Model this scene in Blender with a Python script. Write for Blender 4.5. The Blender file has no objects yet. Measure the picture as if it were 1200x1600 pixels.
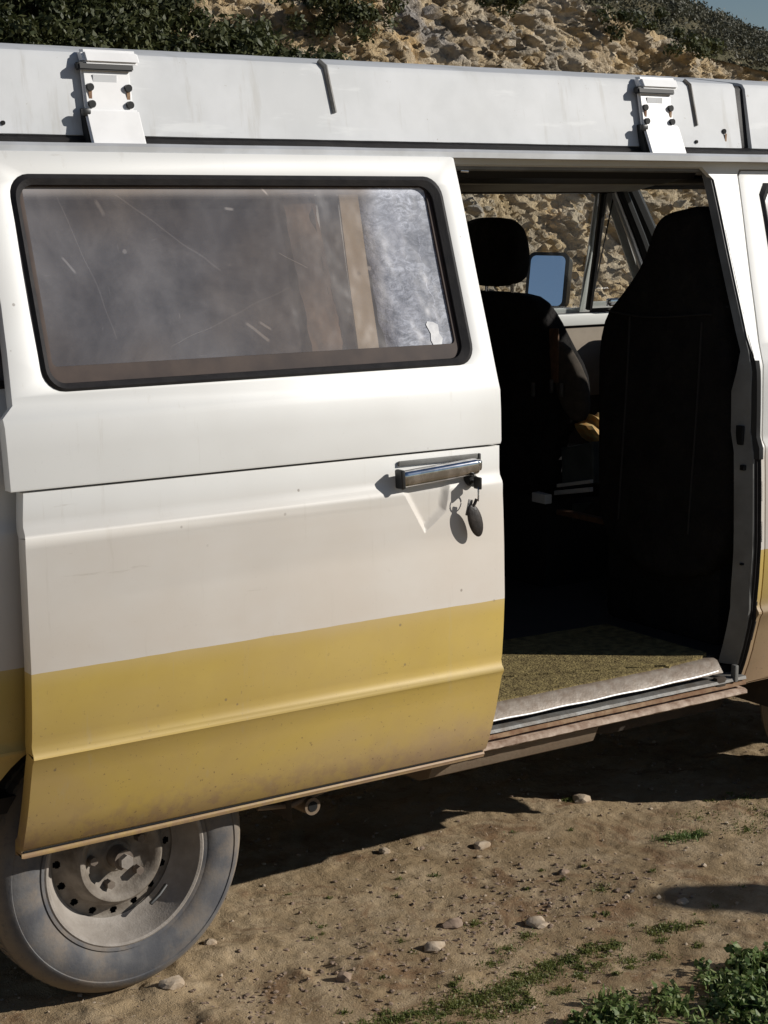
import bpy, bmesh, math, random
import numpy as np
from mathutils import Vector, Matrix, geometry
random.seed(7); rng = np.random.default_rng(7)
R = math.radians
sc = bpy.context.scene
C = sc.collection

# ------------------------------------------------------------------ camera, light, exposure
cam_d = bpy.data.cameras.new('camera'); cam = bpy.data.objects.new('camera', cam_d); C.objects.link(cam)
cam.location = (-1.7805, -3.4230, 1.8314)
cam.rotation_euler = (R(90 - 10.012), 0, R(-35.062))
cam_d.sensor_fit = 'VERTICAL'; cam_d.sensor_height = 24; cam_d.lens = 42.25
cam_d.clip_start = 0.05; cam_d.clip_end = 2000
sc.camera = cam
SUN_FROM_X, SUN_EL = 38.0, 26.2
sv = Vector((math.cos(R(SUN_FROM_X)) * math.cos(R(SUN_EL)), -math.sin(R(SUN_FROM_X)) * math.cos(R(SUN_EL)), math.sin(R(SUN_EL))))
world = bpy.data.worlds.new('World'); sc.world = world; world.use_nodes = True
wn = world.node_tree; wn.nodes.clear()
sky = wn.nodes.new('ShaderNodeTexSky'); sky.sky_type = 'NISHITA'; sky.sun_disc = False
sky.sun_elevation = R(SUN_EL); sky.sun_rotation = math.atan2(sv.x, sv.y); sky.air_density = 1.0; sky.dust_density = 0.0; sky.ozone_density = 1.2
bg = wn.nodes.new('ShaderNodeBackground'); bg.inputs['Strength'].default_value = 0.05
wo = wn.nodes.new('ShaderNodeOutputWorld')
tint = wn.nodes.new('ShaderNodeMix'); tint.data_type = 'RGBA'; tint.blend_type = 'MULTIPLY'; tint.inputs[0].default_value = 1.0; tint.inputs[7].default_value = (.94, .98, 1.08, 1)
wn.links.new(sky.outputs[0], tint.inputs[6]); wn.links.new(tint.outputs[2], bg.inputs[0]); wn.links.new(bg.outputs[0], wo.inputs[0])
sun_d = bpy.data.lights.new('sun', 'SUN'); sun_d.energy = 5.0; sun_d.angle = R(0.5); sun_d.color = (1.0, 0.955, 0.885)
sun = bpy.data.objects.new('sun', sun_d); C.objects.link(sun); sun.rotation_euler = sv.to_track_quat('Z', 'Y').to_euler(); sun.location = (20, -15, 20)
sc.view_settings.view_transform = 'Standard'; sc.view_settings.look = 'None'; sc.view_settings.gamma = 1
sc.view_settings.exposure = -0.2; sc.view_settings.use_curve_mapping = False

# ------------------------------------------------------------------ materials
class NB:
    """small node-tree builder"""
    def __init__(s, name):
        s.m = bpy.data.materials.new(name); s.m.use_nodes = True; s.t = s.m.node_tree; s.t.nodes.clear()
        s.out = s.n('ShaderNodeOutputMaterial'); s.tc = s.n('ShaderNodeTexCoord')
    def n(s, typ, **kw):
        nd = s.t.nodes.new(typ)
        for k, v in kw.items(): setattr(nd, k, v)
        return nd
    def put(s, sock, v):
        if v is None: return
        if isinstance(v, bpy.types.NodeSocket): s.t.links.new(v, sock)
        elif isinstance(v, (tuple, list)) and len(v) == 3 and sock.type == 'RGBA': sock.default_value = (*v, 1)
        else: sock.default_value = v
    def vec(s, scale=(1, 1, 1), src='Object'):
        mp = s.n('ShaderNodeMapping'); s.t.links.new(s.tc.outputs[src], mp.inputs[0]); mp.inputs['Scale'].default_value = scale
        return mp.outputs[0]
    def noise(s, scale, detail=4, rough=.55, vec=None, dist=0.0, col=False):
        nd = s.n('ShaderNodeTexNoise'); nd.inputs['Scale'].default_value = scale; nd.inputs['Detail'].default_value = detail
        nd.inputs['Roughness'].default_value = rough; nd.inputs['Distortion'].default_value = dist
        s.t.links.new(vec or s.tc.outputs['Object'], nd.inputs['Vector']); return nd.outputs['Color' if col else 'Fac']
    def voro(s, scale, vec=None, feature='F1', out='Distance'):
        nd = s.n('ShaderNodeTexVoronoi', feature=feature); nd.inputs['Scale'].default_value = scale
        s.t.links.new(vec or s.tc.outputs['Object'], nd.inputs['Vector']); return nd.outputs[out]
    def ramp(s, v, a, b, lo=0.0, hi=1.0, smooth=True):
        nd = s.n('ShaderNodeMapRange'); nd.interpolation_type = 'SMOOTHSTEP' if smooth else 'LINEAR'
        s.put(nd.inputs['Value'], v); nd.inputs[1].default_value = a; nd.inputs[2].default_value = b
        nd.inputs[3].default_value = lo; nd.inputs[4].default_value = hi; return nd.outputs[0]
    def math(s, op, a, b=None):
        nd = s.n('ShaderNodeMath', operation=op); s.put(nd.inputs[0], a); s.put(nd.inputs[1], b); return nd.outputs[0]
    def mix(s, f, a, b, mode='MIX'):
        nd = s.n('ShaderNodeMix', data_type='RGBA', blend_type=mode); s.put(nd.inputs[0], f); s.put(nd.inputs[6], a); s.put(nd.inputs[7], b); return nd.outputs[2]
    def xyz(s, src='Object'):
        nd = s.n('ShaderNodeSeparateXYZ'); s.t.links.new(s.tc.outputs[src], nd.inputs[0]); return nd.outputs
    def bump(s, h, strength=.3, dist=.01):
        nd = s.n('ShaderNodeBump'); nd.inputs['Strength'].default_value = strength; nd.inputs['Distance'].default_value = dist
        s.put(nd.inputs['Height'], h); return nd.outputs[0]
    def bsdf(s, col, rough=.6, metal=0.0, normal=None, spec=.5, coat=0.0):
        b = s.n('ShaderNodeBsdfPrincipled'); s.put(b.inputs['Base Color'], col); s.put(b.inputs['Roughness'], rough); s.put(b.inputs['Metallic'], metal)
        s.put(b.inputs['Normal'], normal); s.put(b.inputs['Specular IOR Level'], spec); s.put(b.inputs['Coat Weight'], coat); b.inputs['Coat Roughness'].default_value = .12
        return b.outputs[0]
    def done(s, sh):
        s.t.links.new(sh, s.out.inputs['Surface']); return s.m

def simple(name, col, rough=.6, metal=0.0, col2=None, scale=20, amt=.5, bump=0.0, bscale=60, spec=.5, bdist=.003):
    b = NB(name)
    c = col
    if col2 is not None: c = b.mix(b.ramp(b.noise(scale, 6), .5 - amt * .3, .5 + amt * .3), col, col2)
    nm = b.bump(b.noise(bscale, 5), bump, bdist) if bump else None
    return b.done(b.bsdf(c, rough, metal, nm, spec))

def paint(name, stripe=True):
    b = NB(name); X, Y, Z = b.xyz()
    white = b.mix(b.ramp(b.noise(2.2, 4), .35, .7), (.755, .755, .735), (.70, .695, .67))
    yel = b.mix(b.ramp(b.noise(3.0, 5, .6), .35, .65), (.565, .40, .035), (.50, .345, .028))
    wob = b.math('MULTIPLY', b.math('SUBTRACT', b.noise(6, 2), .5), .006)
    c = b.mix(b.math('LESS_THAN', b.math('ADD', Z, wob), .842), white, yel) if stripe else white
    film = b.math('MULTIPLY', b.ramp(Z, 1.20, 1.08), b.ramp(b.noise(1.3, 5, .6, b.vec((1, 1, 2))), .25, .75, .22, .50))
    c = b.mix(b.math('MULTIPLY', film, b.ramp(Z, .80, .86, .35, 1.0)), c, (.56, .46, .35))
    # road dust, thick at the bottom edge, patchy
    d = b.ramp(Z, 1.28, .42, 0.0, 1.0, False)
    d = b.math('POWER', d, 1.5)
    patch = b.ramp(b.noise(2.4, 6, .62, b.vec((1, 1, 1.3)), .6), .30, .72, .45, 1.0)
    d = b.math('MULTIPLY', b.math('MULTIPLY', d, patch), .64)
    c = b.mix(d, c, (.43, .30, .19))
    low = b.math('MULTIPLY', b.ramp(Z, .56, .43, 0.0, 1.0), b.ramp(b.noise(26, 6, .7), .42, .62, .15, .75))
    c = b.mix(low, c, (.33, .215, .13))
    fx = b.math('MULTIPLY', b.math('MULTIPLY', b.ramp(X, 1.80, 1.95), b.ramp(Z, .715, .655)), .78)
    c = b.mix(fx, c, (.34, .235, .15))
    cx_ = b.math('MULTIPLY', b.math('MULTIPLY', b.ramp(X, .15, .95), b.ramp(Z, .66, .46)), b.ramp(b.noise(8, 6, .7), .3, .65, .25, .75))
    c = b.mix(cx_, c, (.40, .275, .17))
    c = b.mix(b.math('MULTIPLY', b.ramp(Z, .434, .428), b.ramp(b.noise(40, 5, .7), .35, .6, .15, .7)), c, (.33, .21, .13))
    # fine mud flecks and chips
    fl = b.math('MULTIPLY', b.ramp(b.noise(120, 3, .6), .66, .70), b.ramp(Z, .95, .45, 0.04, .7))
    c = b.mix(fl, c, (.16, .10, .06))
    chip = b.math('MULTIPLY', b.ramp(b.voro(19), .085, .045), b.ramp(b.noise(3.1, 3), .52, .60))
    c = b.mix(b.math('MULTIPLY', chip, .6), c, (.16, .12, .09))
    # faint runs and scuffs
    run = b.math('MULTIPLY', b.ramp(b.noise(9, 5, .7, b.vec((4, 4, .25))), .60, .72), .16)
    c = b.mix(run, c, (.42, .37, .30))
    scf = b.math('MULTIPLY', b.ramp(b.noise(7, 5, .7, b.vec((.5, 1, 5))), .66, .74), .3)
    c = b.mix(scf, c, (.34, .29, .22))
    rough = b.math('ADD', b.math('MULTIPLY', d, .35), .46)
    nm = b.bump(b.noise(1.7, 2), .35, .012)
    return b.done(b.bsdf(c, rough, 0, nm, .5, 0.0))

def glass(name, tint, dirt, dirt_amt, rough=.02):
    b = NB(name)
    tr = b.n('ShaderNodeBsdfTransparent'); b.put(tr.inputs[0], tint)
    gl = b.n('ShaderNodeBsdfGlossy'); gl.inputs['Roughness'].default_value = rough
    lw = b.n('ShaderNodeLayerWeight'); lw.inputs[0].default_value = .5
    m1 = b.n('ShaderNodeMixShader'); b.put(m1.inputs[0], b.math('ADD', b.math('MULTIPLY', b.math('POWER', lw.outputs['Facing'], 5.0), .9), .05)); b.put(m1.inputs[1], tr.outputs[0]); b.put(m1.inputs[2], gl.outputs[0])
    df = b.n('ShaderNodeBsdfDiffuse'); b.put(df.inputs[0], dirt)
    m2 = b.n('ShaderNodeMixShader'); b.put(m2.inputs[0], b.math('MULTIPLY', b.ramp(b.noise(6, 6, .7), .3, .8, .4, 1), dirt_amt)); b.put(m2.inputs[1], m1.outputs[0]); b.put(m2.inputs[2], df.outputs[0])
    return b.done(m2.outputs[0])

def acrylic():
    """scratched, hazed side window; sparkling glare is painted into its mottled right end"""
    b = NB('hazed acrylic window'); X, Y, Z = b.xyz()
    tr = b.n('ShaderNodeBsdfTransparent'); b.put(tr.inputs[0], (.60, .58, .56))
    wav = b.bump(b.noise(5, 3, .5), .5, .012)
    gl = b.n('ShaderNodeBsdfGlossy'); gl.inputs['Roughness'].default_value = .11; b.put(gl.inputs['Normal'], wav); b.put(gl.inputs[0], (.93, .92, .93))
    lw = b.n('ShaderNodeLayerWeight'); lw.inputs[0].default_value = .5
    m1 = b.n('ShaderNodeMixShader'); b.put(m1.inputs[0], b.math('ADD', b.math('MULTIPLY', b.math('POWER', lw.outputs['Facing'], 4.0), .9), .10)); b.put(m1.inputs[1], tr.outputs[0]); b.put(m1.inputs[2], gl.outputs[0])
    haze = b.ramp(b.noise(2.6, 6, .65, None, .5), .28, .72, .11, .31)
    # top band of haze under the frame, streaks, scratches and painted glints
    top = b.math('MULTIPLY', b.ramp(Z, 1.818, 1.840), .34)
    def scratch_glint(xa, za, xb, zb, w, a):
        L = math.hypot(xb - xa, zb - za); ux, uz = (xb - xa) / L, (zb - za) / L
        dx = b.math('SUBTRACT', X, xa); dz = b.math('SUBTRACT', Z, za)
        al = b.math('ADD', b.math('MULTIPLY', dx, ux), b.math('MULTIPLY', dz, uz)); ac = b.math('ABSOLUTE', b.math('ADD', b.math('SUBTRACT', b.math('MULTIPLY', dx, uz), b.math('MULTIPLY', dz, ux)), b.math('MULTIPLY', b.math('SUBTRACT', b.noise(7, 1), .5), .02)))
        return b.math('MULTIPLY', b.math('MULTIPLY', b.ramp(ac, w, w * .3), b.ramp(b.math('ABSOLUTE', b.math('SUBTRACT', al, L / 2)), L / 2, L / 2 - .01)), a)
    for q in ((.03, 1.83, .27, 1.66, .0022, .09), (-.10, 1.83, -.02, 1.52, .0012, .10), (.405, 1.845, .425, 1.825, .003, .5), (.30, 1.545, .36, 1.50, .005, .2), (.335, 1.545, .37, 1.525, .004, .2), (.10, 1.50, .44, 1.62, .0012, .08), (.30, 1.80, .33, 1.795, .004, .3), (-.12, 1.70, -.09, 1.66, .004, .2), (-.02, 1.82, .0, 1.78, .006, .12), (.42, 1.70, .50, 1.66, .0015, .15)):
        top = b.math('ADD', top, scratch_glint(*q))
    scr = b.ramp(b.noise(10, 3, .7, b.vec((9, 1, .8)), 1.2), .68, .74, 0, .10)
    scr2 = b.ramp(b.noise(14, 3, .7, b.vec((.8, 1, 7)), 1.5), .70, .76, 0, .10)
    # blue-white glare painted into the right end: x > .56 in the van's frame
    wob = b.math('ADD', b.math('ADD', b.math('SUBTRACT', X, b.math('MULTIPLY', Z, .05)), .30), b.math('MULTIPLY', b.noise(3, 3), .10))
    zone = b.ramp(wob, .935, 1.01)
    glare = b.math('MULTIPLY', b.ramp(b.noise(38, 7, .78, b.vec((.8, 1, 1.5)), 1.4), .40, .72, .02, .85), b.ramp(Z, 1.42, 1.84, .45, 1.0))
    spots = b.ramp(b.noise(8, 4, .6), .38, .62, .3, 1.0)
    zc = b.math('MULTIPLY', zone, b.math('MULTIPLY', glare, spots))
    sp = b.math('MULTIPLY', b.ramp(b.voro(14), .10, .05), b.ramp(b.noise(4, 2), .55, .6, 0, .6))
    tot = b.math('ADD', b.math('ADD', b.math('ADD', haze, top), b.math('ADD', scr, scr2)), b.math('ADD', zc, b.math('MULTIPLY', sp, .5)))
    tot = b.math('MINIMUM', tot, .92)
    df = b.n('ShaderNodeBsdfDiffuse')
    b.put(df.inputs[0], b.mix(zone, b.mix(b.ramp(b.noise(1.6, 3), .4, .6), (.52, .495, .50), (.48, .41, .36)), (.80, .83, .93)))
    m2 = b.n('ShaderNodeMixShader'); b.put(m2.inputs[0], tot); b.put(m2.inputs[1], m1.outputs[0]); b.put(m2.inputs[2], df.outputs[0])
    return b.done(m2.outputs[0])

def dirt_ground():
    b = NB('dry dirt'); X, Y, Z = b.xyz()
    n1 = b.noise(1.1, 6, .6); n2 = b.noise(7, 7, .68); n3 = b.noise(45, 5, .7); n4 = b.noise(260, 3, .6)
    c = b.mix(b.ramp(n1, .38, .62), (.365, .27, .16), (.255, .182, .102))
    c = b.mix(b.ramp(n2, .42, .66, 0, .75), c, (.44, .34, .22))
    c = b.mix(b.ramp(b.noise(5, 6, .7, None, .8), .52, .66, 0, .85), c, (.20, .12, .065))
    c = b.mix(b.ramp(n3, .58, .70, 0, .45), c, (.19, .125, .075))
    c = b.mix(b.ramp(n4, .60, .70, 0, .3), c, (.52, .42, .31))
    c = b.mix(b.ramp(b.noise(160, 3, .6, None, 1), .62, .68, 0, .6), c, (.10, .065, .04))
    hgt = b.math('ADD', b.math('MULTIPLY', n3, .6), b.math('MULTIPLY', n4, .25))
    return b.done(b.bsdf(c, .95, 0, b.bump(hgt, .8, .013), .15))

def rock_mat():
    b = NB('cut rock face')
    v = b.vec((1, 1, 1.5))
    cell = b.n('ShaderNodeTexVoronoi'); cell.inputs['Scale'].default_value = 4.5; b.t.links.new(v, cell.inputs['Vector'])
    sep = b.n('ShaderNodeSeparateColor'); b.t.links.new(cell.outputs['Color'], sep.inputs[0])
    c = b.mix(b.ramp(b.noise(.55, 5, .6), .40, .60), (.52, .415, .28), (.45, .395, .315))
    c = b.mix(b.ramp(sep.outputs[0], .3, .8, 0, .65), c, (.64, .475, .26))
    c = b.mix(b.ramp(sep.outputs[1], .62, .9, 0, .7), c, (.62, .54, .42))
    c = b.mix(b.ramp(b.noise(.42, 4, .5, None, .5), .60, .68, 0, .8), c, (.30, .29, .29))
    c = b.mix(b.ramp(b.noise(1.6, 5, .65), .58, .70, 0, .7), c, (.55, .36, .16))
    c = b.mix(b.ramp(b.noise(9, 6, .7), .54, .64, 0, .45), c, (.14, .10, .065))
    c = b.mix(b.ramp(b.noise(30, 4, .7), .58, .68, 0, .6), c, (.68, .60, .47))
    h = b.math('ADD', b.noise(10, 7, .7, b.vec((1.6, 1, .8)), .8), b.math('MULTIPLY', b.noise(40, 4, .6), .4))
    return b.done(b.bsdf(c, .95, 0, b.bump(h, 1.0, .06), .15))

def leaf_mat(name, c1, c2, c3, scale=3):
    b = NB(name)
    oi = b.noise(scale, 3); o2 = b.noise(scale * 14, 2)
    c = b.mix(b.ramp(oi, .35, .65), c1, c2); c = b.mix(b.ramp(o2, .45, .7), c, c3)
    bs = b.bsdf(c, .55, 0, None, .4)
    tl = b.n('ShaderNodeBsdfTranslucent'); b.put(tl.inputs[0], c)
    mx = b.n('ShaderNodeMixShader'); mx.inputs[0].default_value = .22; b.t.links.new(bs, mx.inputs[1]); b.t.links.new(tl.outputs[0], mx.inputs[2])
    return b.done(mx.outputs[0])

def tyre_mat():
    b = NB('dusty tyre rubber'); X, Y, Z = b.xyz()
    r = b.math('SQRT', b.math('ADD', b.math('MULTIPLY', X, X), b.math('MULTIPLY', Z, Z)))
    c = b.mix(b.ramp(b.noise(9, 6, .6), .35, .65), (.085, .087, .096), (.15, .147, .147))
    c = b.mix(b.ramp(b.noise(5, 6, .7), .45, .65, 0, .6), c, (.23, .185, .14))
    c = b.mix(b.ramp(r, .288, .318, 0, .65), c, (.30, .235, .16))
    c = b.mix(b.ramp(b.noise(60, 5, .7), .5, .7, 0, .5), c, (.10, .10, .105))
    return b.done(b.bsdf(c, .85, 0, b.bump(b.noise(150, 4), .3, .002), .3))

M = {}
M['paint'] = paint('weathered white and yellow paint')
def fibre():
    b = NB('grey white fibreglass')
    c = b.mix(b.ramp(b.noise(4, 5, .6), .35, .65), (.60, .61, .62), (.53, .54, .545))
    c = b.mix(b.ramp(b.noise(6, 5, .7, b.vec((3, 1, .35))), .55, .72, 0, .5), c, (.40, .385, .35))
    c = b.mix(b.ramp(b.noise(9, 4, .6, b.vec((.4, 1, 2))), .60, .70, 0, .6), c, (.68, .69, .69))
    c = b.mix(b.ramp(b.noise(34, 5, .75), .66, .72, 0, .6), c, (.26, .22, .17))
    return b.done(b.bsdf(c, .6, 0, b.bump(b.noise(3, 3), .5, .012)))
M['fibre'] = fibre()
M['bracket'] = simple('bright white enamel', (.84, .835, .83), .35, 0, (.78, .775, .77), 14, .5)
M['rail'] = simple('aluminium rail', (.62, .63, .65), .35, .35, (.5, .5, .5), 8, .6)
M['rubber'] = simple('black rubber seal', (.010, .009, .010), .55, 0, (.018, .016, .016), 30, .6, .2, 200, .25)
M['brownframe'] = simple('brown window frame', (.075, .052, .042), .6, 0, (.04, .028, .026), 12, .8, 0, 60, .2)
M['trim'] = simple('black vinyl trim', (.012, .012, .012), .6)
M['cloth'] = simple('black seat cloth', (.013, .012, .012), .9, 0, (.022, .020, .019), 9, .8, .9, 22, .15, .02)
M['bolster'] = simple('taupe seat cloth', (.085, .070, .058), .9, 0, (.065, .055, .046), 40, .5, .3, 300, .1)
M['pipe'] = simple('dark grey piping', (.024, .022, .021), .8)
M['liner'] = simple('grey headliner', (.34, .33, .29), .9, 0, (.26, .25, .23), 9, .6)
M['jamb'] = simple('grey door jamb paint', (.20, .20, .19), .5, 0, (.12, .115, .105), 10, .8, .2, 120)
M['grime'] = simple('undercarriage grime', (.035, .028, .022), .95, 0, (.06, .045, .033), 14, .8, .4, 60)
M['dusty'] = simple('dusty brown steel', (.20, .15, .10), .8, 0, (.18, .125, .08), 18, .8, .4, 90)
M['tread'] = simple('worn aluminium tread plate', (.31, .265, .22), .5, .15, (.20, .15, .11), 34, .9, .5, 70)
M['track'] = simple('grey door track', (.23, .23, .22), .55, .2, (.14, .12, .10), 25, .8, .3, 100)
M['rust'] = simple('rusty sill paint', (.36, .24, .14), .75, 0, (.17, .075, .035), 26, .9, .4, 120)
M['lip'] = simple('dusty sill lip', (.58, .46, .36), .6, 0, (.24, .15, .10), 34, .9, .4, 120)
M['mat'] = simple('straw coloured matting', (.34, .27, .12), .95, 0, (.12, .09, .045), 40, 1.0, .9, 130, .1, .01)
M['chrome'] = simple('chrome', (.72, .72, .75), .12, 1.0, (.5, .5, .5), 40, .4)
M['steel'] = simple('dull steel', (.35, .34, .33), .4, .8, (.2, .19, .18), 40, .6)
M['black'] = simple('black plastic', (.012, .012, .012), .4)
M['hole'] = simple('dark hole', (.004, .004, .004), .9)
M['tyre'] = tyre_mat()
M['rim'] = simple('dusty grey wheel steel', (.335, .30, .265), .65, 0, (.245, .215, .185), 22, .8, .35, 160)
M['disc'] = simple('brown grey wheel disc', (.27, .235, .195), .7, 0, (.13, .105, .08), 30, .9, .4, 160)  # shade on the wheel and its grime both put into this darker colour
M['rimdark'] = simple('brown wheel dirt', (.13, .10, .08), .85, 0, (.20, .165, .13), 30, .8)
M['acrylic'] = acrylic()
M['glass'] = glass('clear door glass', (.93, .95, .94), (.35, .31, .25), .06)
M['glassdirty'] = glass('dusty glass', (.55, .55, .57), (.40, .36, .36), .35, .06)
M['mirror'] = simple('mirror silver', (.93, .95, .98), .03, 1.0)
M['sticker'] = simple('white paper sticker', (.80, .80, .80), .7, 0, (.6, .6, .62), 60, .7)
M['strip'] = simple('beige trim strip', (.80, .63, .42), .7, 0, (.70, .54, .36), 12, .7)
M['glarefoil'] = simple('silver blue glare sheet', (.44, .47, .60), .45, .1, (.20, .22, .31), 26, 1.0, 1.0, 40, .5, .03)  # bluish glare of the window end put into the colour
M['warmglow'] = simple('brown orange window glow', (.46, .30, .19), .9, 0, (.10, .08, .08), 5, .8, .6, 30)  # warm light inside the window put into the colour
M['maroon'] = simple('maroon curtain cloth', (.08, .035, .035), .9, 0, (.05, .025, .03), 6, .8)
M['cabin'] = simple('dark cabin panel', (.03, .027, .025), .8, 0, (.05, .042, .038), 3, .8)
M['boxgrey'] = simple('grey green storage plastic', (.07, .085, .085), .6, 0, (.045, .055, .055), 12, .6)
M['whiteplas'] = simple('white plastic', (.62, .62, .60), .5)
M['orange'] = simple('orange patterned cloth', (.55, .24, .05), .8, 0, (.45, .38, .18), 60, .9)
M['leather'] = simple('dark brown leather', (.012, .010, .010), .45, 0, (.05, .04, .034), 60, .8, .4, 200)
M['wood'] = simple('brown strap', (.13, .065, .03), .7, 0, (.08, .04, .02), 40, .7)
M['door card'] = simple('beige door card', (.34, .28, .22), .8, 0, (.28, .23, .18), 8, .5)
M['doorwhite'] = simple('white door sill paint', (.72, .71, .68), .4)
M['dirt'] = dirt_ground()
M['hill'] = simple('heath covered soil', (.085, .085, .052), .95, 0, (.14, .12, .075), 2, .8, .6, 12, .1, .1)
M['rock'] = rock_mat()
M['stone'] = simple('pale field stone', (.50, .41, .31), .9, 0, (.36, .27, .18), 40, .9, .5, 120)
M['stonedark'] = simple('brown field stone', (.20, .14, .10), .95, 0, (.30, .22, .16), 40, .9, .5, 120)
M['scrub'] = leaf_mat('dark scrub leaves', (.036, .046, .016), (.060, .070, .024), (.105, .11, .04), 1.3)
M['heath'] = leaf_mat('grey green heath', (.060, .064, .042), (.085, .085, .055), (.13, .12, .08), .8)
M['weed'] = leaf_mat('weed leaves', (.075, .13, .028), (.13, .19, .05), (.27, .29, .12), 6)
M['moss'] = leaf_mat('short moss green', (.10, .13, .028), (.15, .165, .04), (.20, .19, .07), 9)
M['skin'] = simple('skin', (.5, .3, .22), .6)
M['coat'] = simple('navy jacket cloth', (.03, .035, .06), .9)

# ------------------------------------------------------------------ object helpers
WLOC = {}
def wl(o): return WLOC.get(o.name, Vector((0, 0, 0))) if o else Vector((0, 0, 0))
def tag(o, label=None, cat=None, group=None, kind=None):
    if label: o['label'] = label
    if cat: o['category'] = cat
    if group: o['group'] = group
    if kind: o['kind'] = kind
    return o
def empty(name, loc, parent=None):
    o = bpy.data.objects.new(name, None); C.objects.link(o); o.empty_display_size = .1
    o.parent = parent; o.location = Vector(loc) - wl(parent); WLOC[o.name] = Vector(loc); return o
def link(name, me, mat, parent=None, smooth=35, origin=None):
    """me holds world coordinates; they are made local to the parent (or to origin)"""
    o = bpy.data.objects.new(name, me); C.objects.link(o)
    pw = wl(parent); org = Vector(origin) if origin is not None else pw
    me.transform(Matrix.Translation(-org)); o.parent = parent; o.location = org - pw; WLOC[o.name] = org
    if mat is not None and not me.materials: me.materials.append(mat)
    if smooth is not None and len(me.polygons):
        me.polygons.foreach_set('use_smooth', [True] * len(me.polygons))
        me.set_sharp_from_angle(angle=R(smooth))
    me.update(); return o
def bake(o, smooth=35):
    bpy.context.view_layer.update()
    dg = bpy.context.evaluated_depsgraph_get()
    me = bpy.data.meshes.new_from_object(o.evaluated_get(dg)); old = o.data; o.modifiers.clear(); o.data = me; bpy.data.meshes.remove(old)
    if smooth is not None:
        me.polygons.foreach_set('use_smooth', [True] * len(me.polygons)); me.set_sharp_from_angle(angle=R(smooth))
    return o
def mesh(verts, faces, name='m'):
    me = bpy.data.meshes.new(name); me.from_pydata([tuple(v) for v in verts], [], [tuple(f) for f in faces]); me.update(); return me
def mbm(bm, name='m'):
    bmesh.ops.recalc_face_normals(bm, faces=bm.faces[:])
    me = bpy.data.meshes.new(name); bm.to_mesh(me); bm.free(); return me
def box_bm(bm, c, s, bev=0.0, seg=2, rot=None):
    r = bmesh.ops.create_cube(bm, size=1.0); vs = r['verts']
    bmesh.ops.scale(bm, vec=s, verts=vs)
    if bev:
        es = list({e for v in vs for e in v.link_edges})
        g = bmesh.ops.bevel(bm, geom=es, offset=bev, segments=seg, profile=.6, affect='EDGES')
        vs = list({v for f in g['faces'] for v in f.verts} | {v for v in vs if v.is_valid})
    if rot is not None: bmesh.ops.rotate(bm, cent=(0, 0, 0), matrix=rot, verts=vs)
    bmesh.ops.translate(bm, vec=c, verts=vs)
def box(name, c, s, mat, parent=None, bev=.004, seg=2, rot=None, **k):
    bm = bmesh.new(); box_bm(bm, c, s, bev, seg, rot); return link(name, mbm(bm), mat, parent, **k)
def cyl(name, a, b, r, mat, parent=None, n=20, r2=None, **k):
    bm = bmesh.new(); a = Vector(a); b = Vector(b); d = b - a
    bmesh.ops.create_cone(bm, cap_ends=True, segments=n, radius1=r, radius2=r if r2 is None else r2, depth=d.length,
                          matrix=Matrix.Translation((a + b) / 2) @ d.to_track_quat('Z', 'Y').to_matrix().to_4x4())
    return link(name, mbm(bm), mat, parent, **k)
def tube(name, pts, r, mat, parent=None, n=8, closed=False, **k):
    pts = [Vector(p) for p in pts]; vs = []; fs = []; m = len(pts)
    for i, p in enumerate(pts):
        a = pts[(i - 1) % m] if (i or closed) else p; c = pts[(i + 1) % m] if (i < m - 1 or closed) else p
        t = (c - a).normalized(); q = t.to_track_quat('Z', 'Y')
        for j in range(n):
            an = 2 * math.pi * j / n; vs.append(p + q @ Vector((math.cos(an) * r, math.sin(an) * r, 0)))
    for i in range(m if closed else m - 1):
        for j in range(n):
            k2 = (i + 1) % m; fs.append((i * n + j, i * n + (j + 1) % n, k2 * n + (j + 1) % n, k2 * n + j))
    if not closed: fs += [tuple(range(n))[::-1], tuple((m - 1) * n + j for j in range(n))]
    bm = bmesh.new(); me = mesh(vs, fs); bm.from_mesh(me); bpy.data.meshes.remove(me)
    return link(name, mbm(bm), mat, parent, **k)
def extr_x(name, prof, x0, x1, mat, parent=None, nx=2, wob=0.0, closed=False, **k):
    """profile of (Y, z) swept along X"""
    vs = []; fs = []; n = len(prof)
    for i in range(nx):
        x = x0 + (x1 - x0) * i / (nx - 1)
        for (y, z) in prof: vs.append((x, y + wob * (random.random() - .5), z + wob * (random.random() - .5)))
    for i in range(nx - 1):
        for j in range(n if closed else n - 1):
            a = i * n + j; b = i * n + (j + 1) % n; fs.append((a, b, b + n, a + n))
    if closed: fs += [tuple(range(n)), tuple((nx - 1) * n + j for j in range(n))[::-1]]
    bm = bmesh.new(); me = mesh(vs, fs); bm.from_mesh(me); bpy.data.meshes.remove(me)
    return link(name, mbm(bm), mat, parent, **k)
def poly_prism_x(name, pts, x0, x1, mat, parent=None, bev=.0, seg=3, **k):
    """polygon of (Y, z) with depth along X, rounded edges"""
    bm = bmesh.new(); a = [bm.verts.new((x0, y, z)) for y, z in pts]; b = [bm.verts.new((x1, y, z)) for y, z in pts]
    bm.faces.new(a); bm.faces.new(b[::-1]); n = len(pts)
    for i in range(n): bm.faces.new((a[i], b[i], b[(i + 1) % n], a[(i + 1) % n]))
    bmesh.ops.recalc_face_normals(bm, faces=bm.faces[:])
    if bev:
        es = [e for e in bm.edges if (len(e.link_faces) == 2 and abs(e.verts[0].co.x - e.verts[1].co.x) < 1e-6)]
        bmesh.ops.bevel(bm, geom=es, offset=bev, segments=seg, profile=.5, affect='EDGES', clamp_overlap=True)
    return link(name, mbm(bm), mat, parent, **k)
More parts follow.
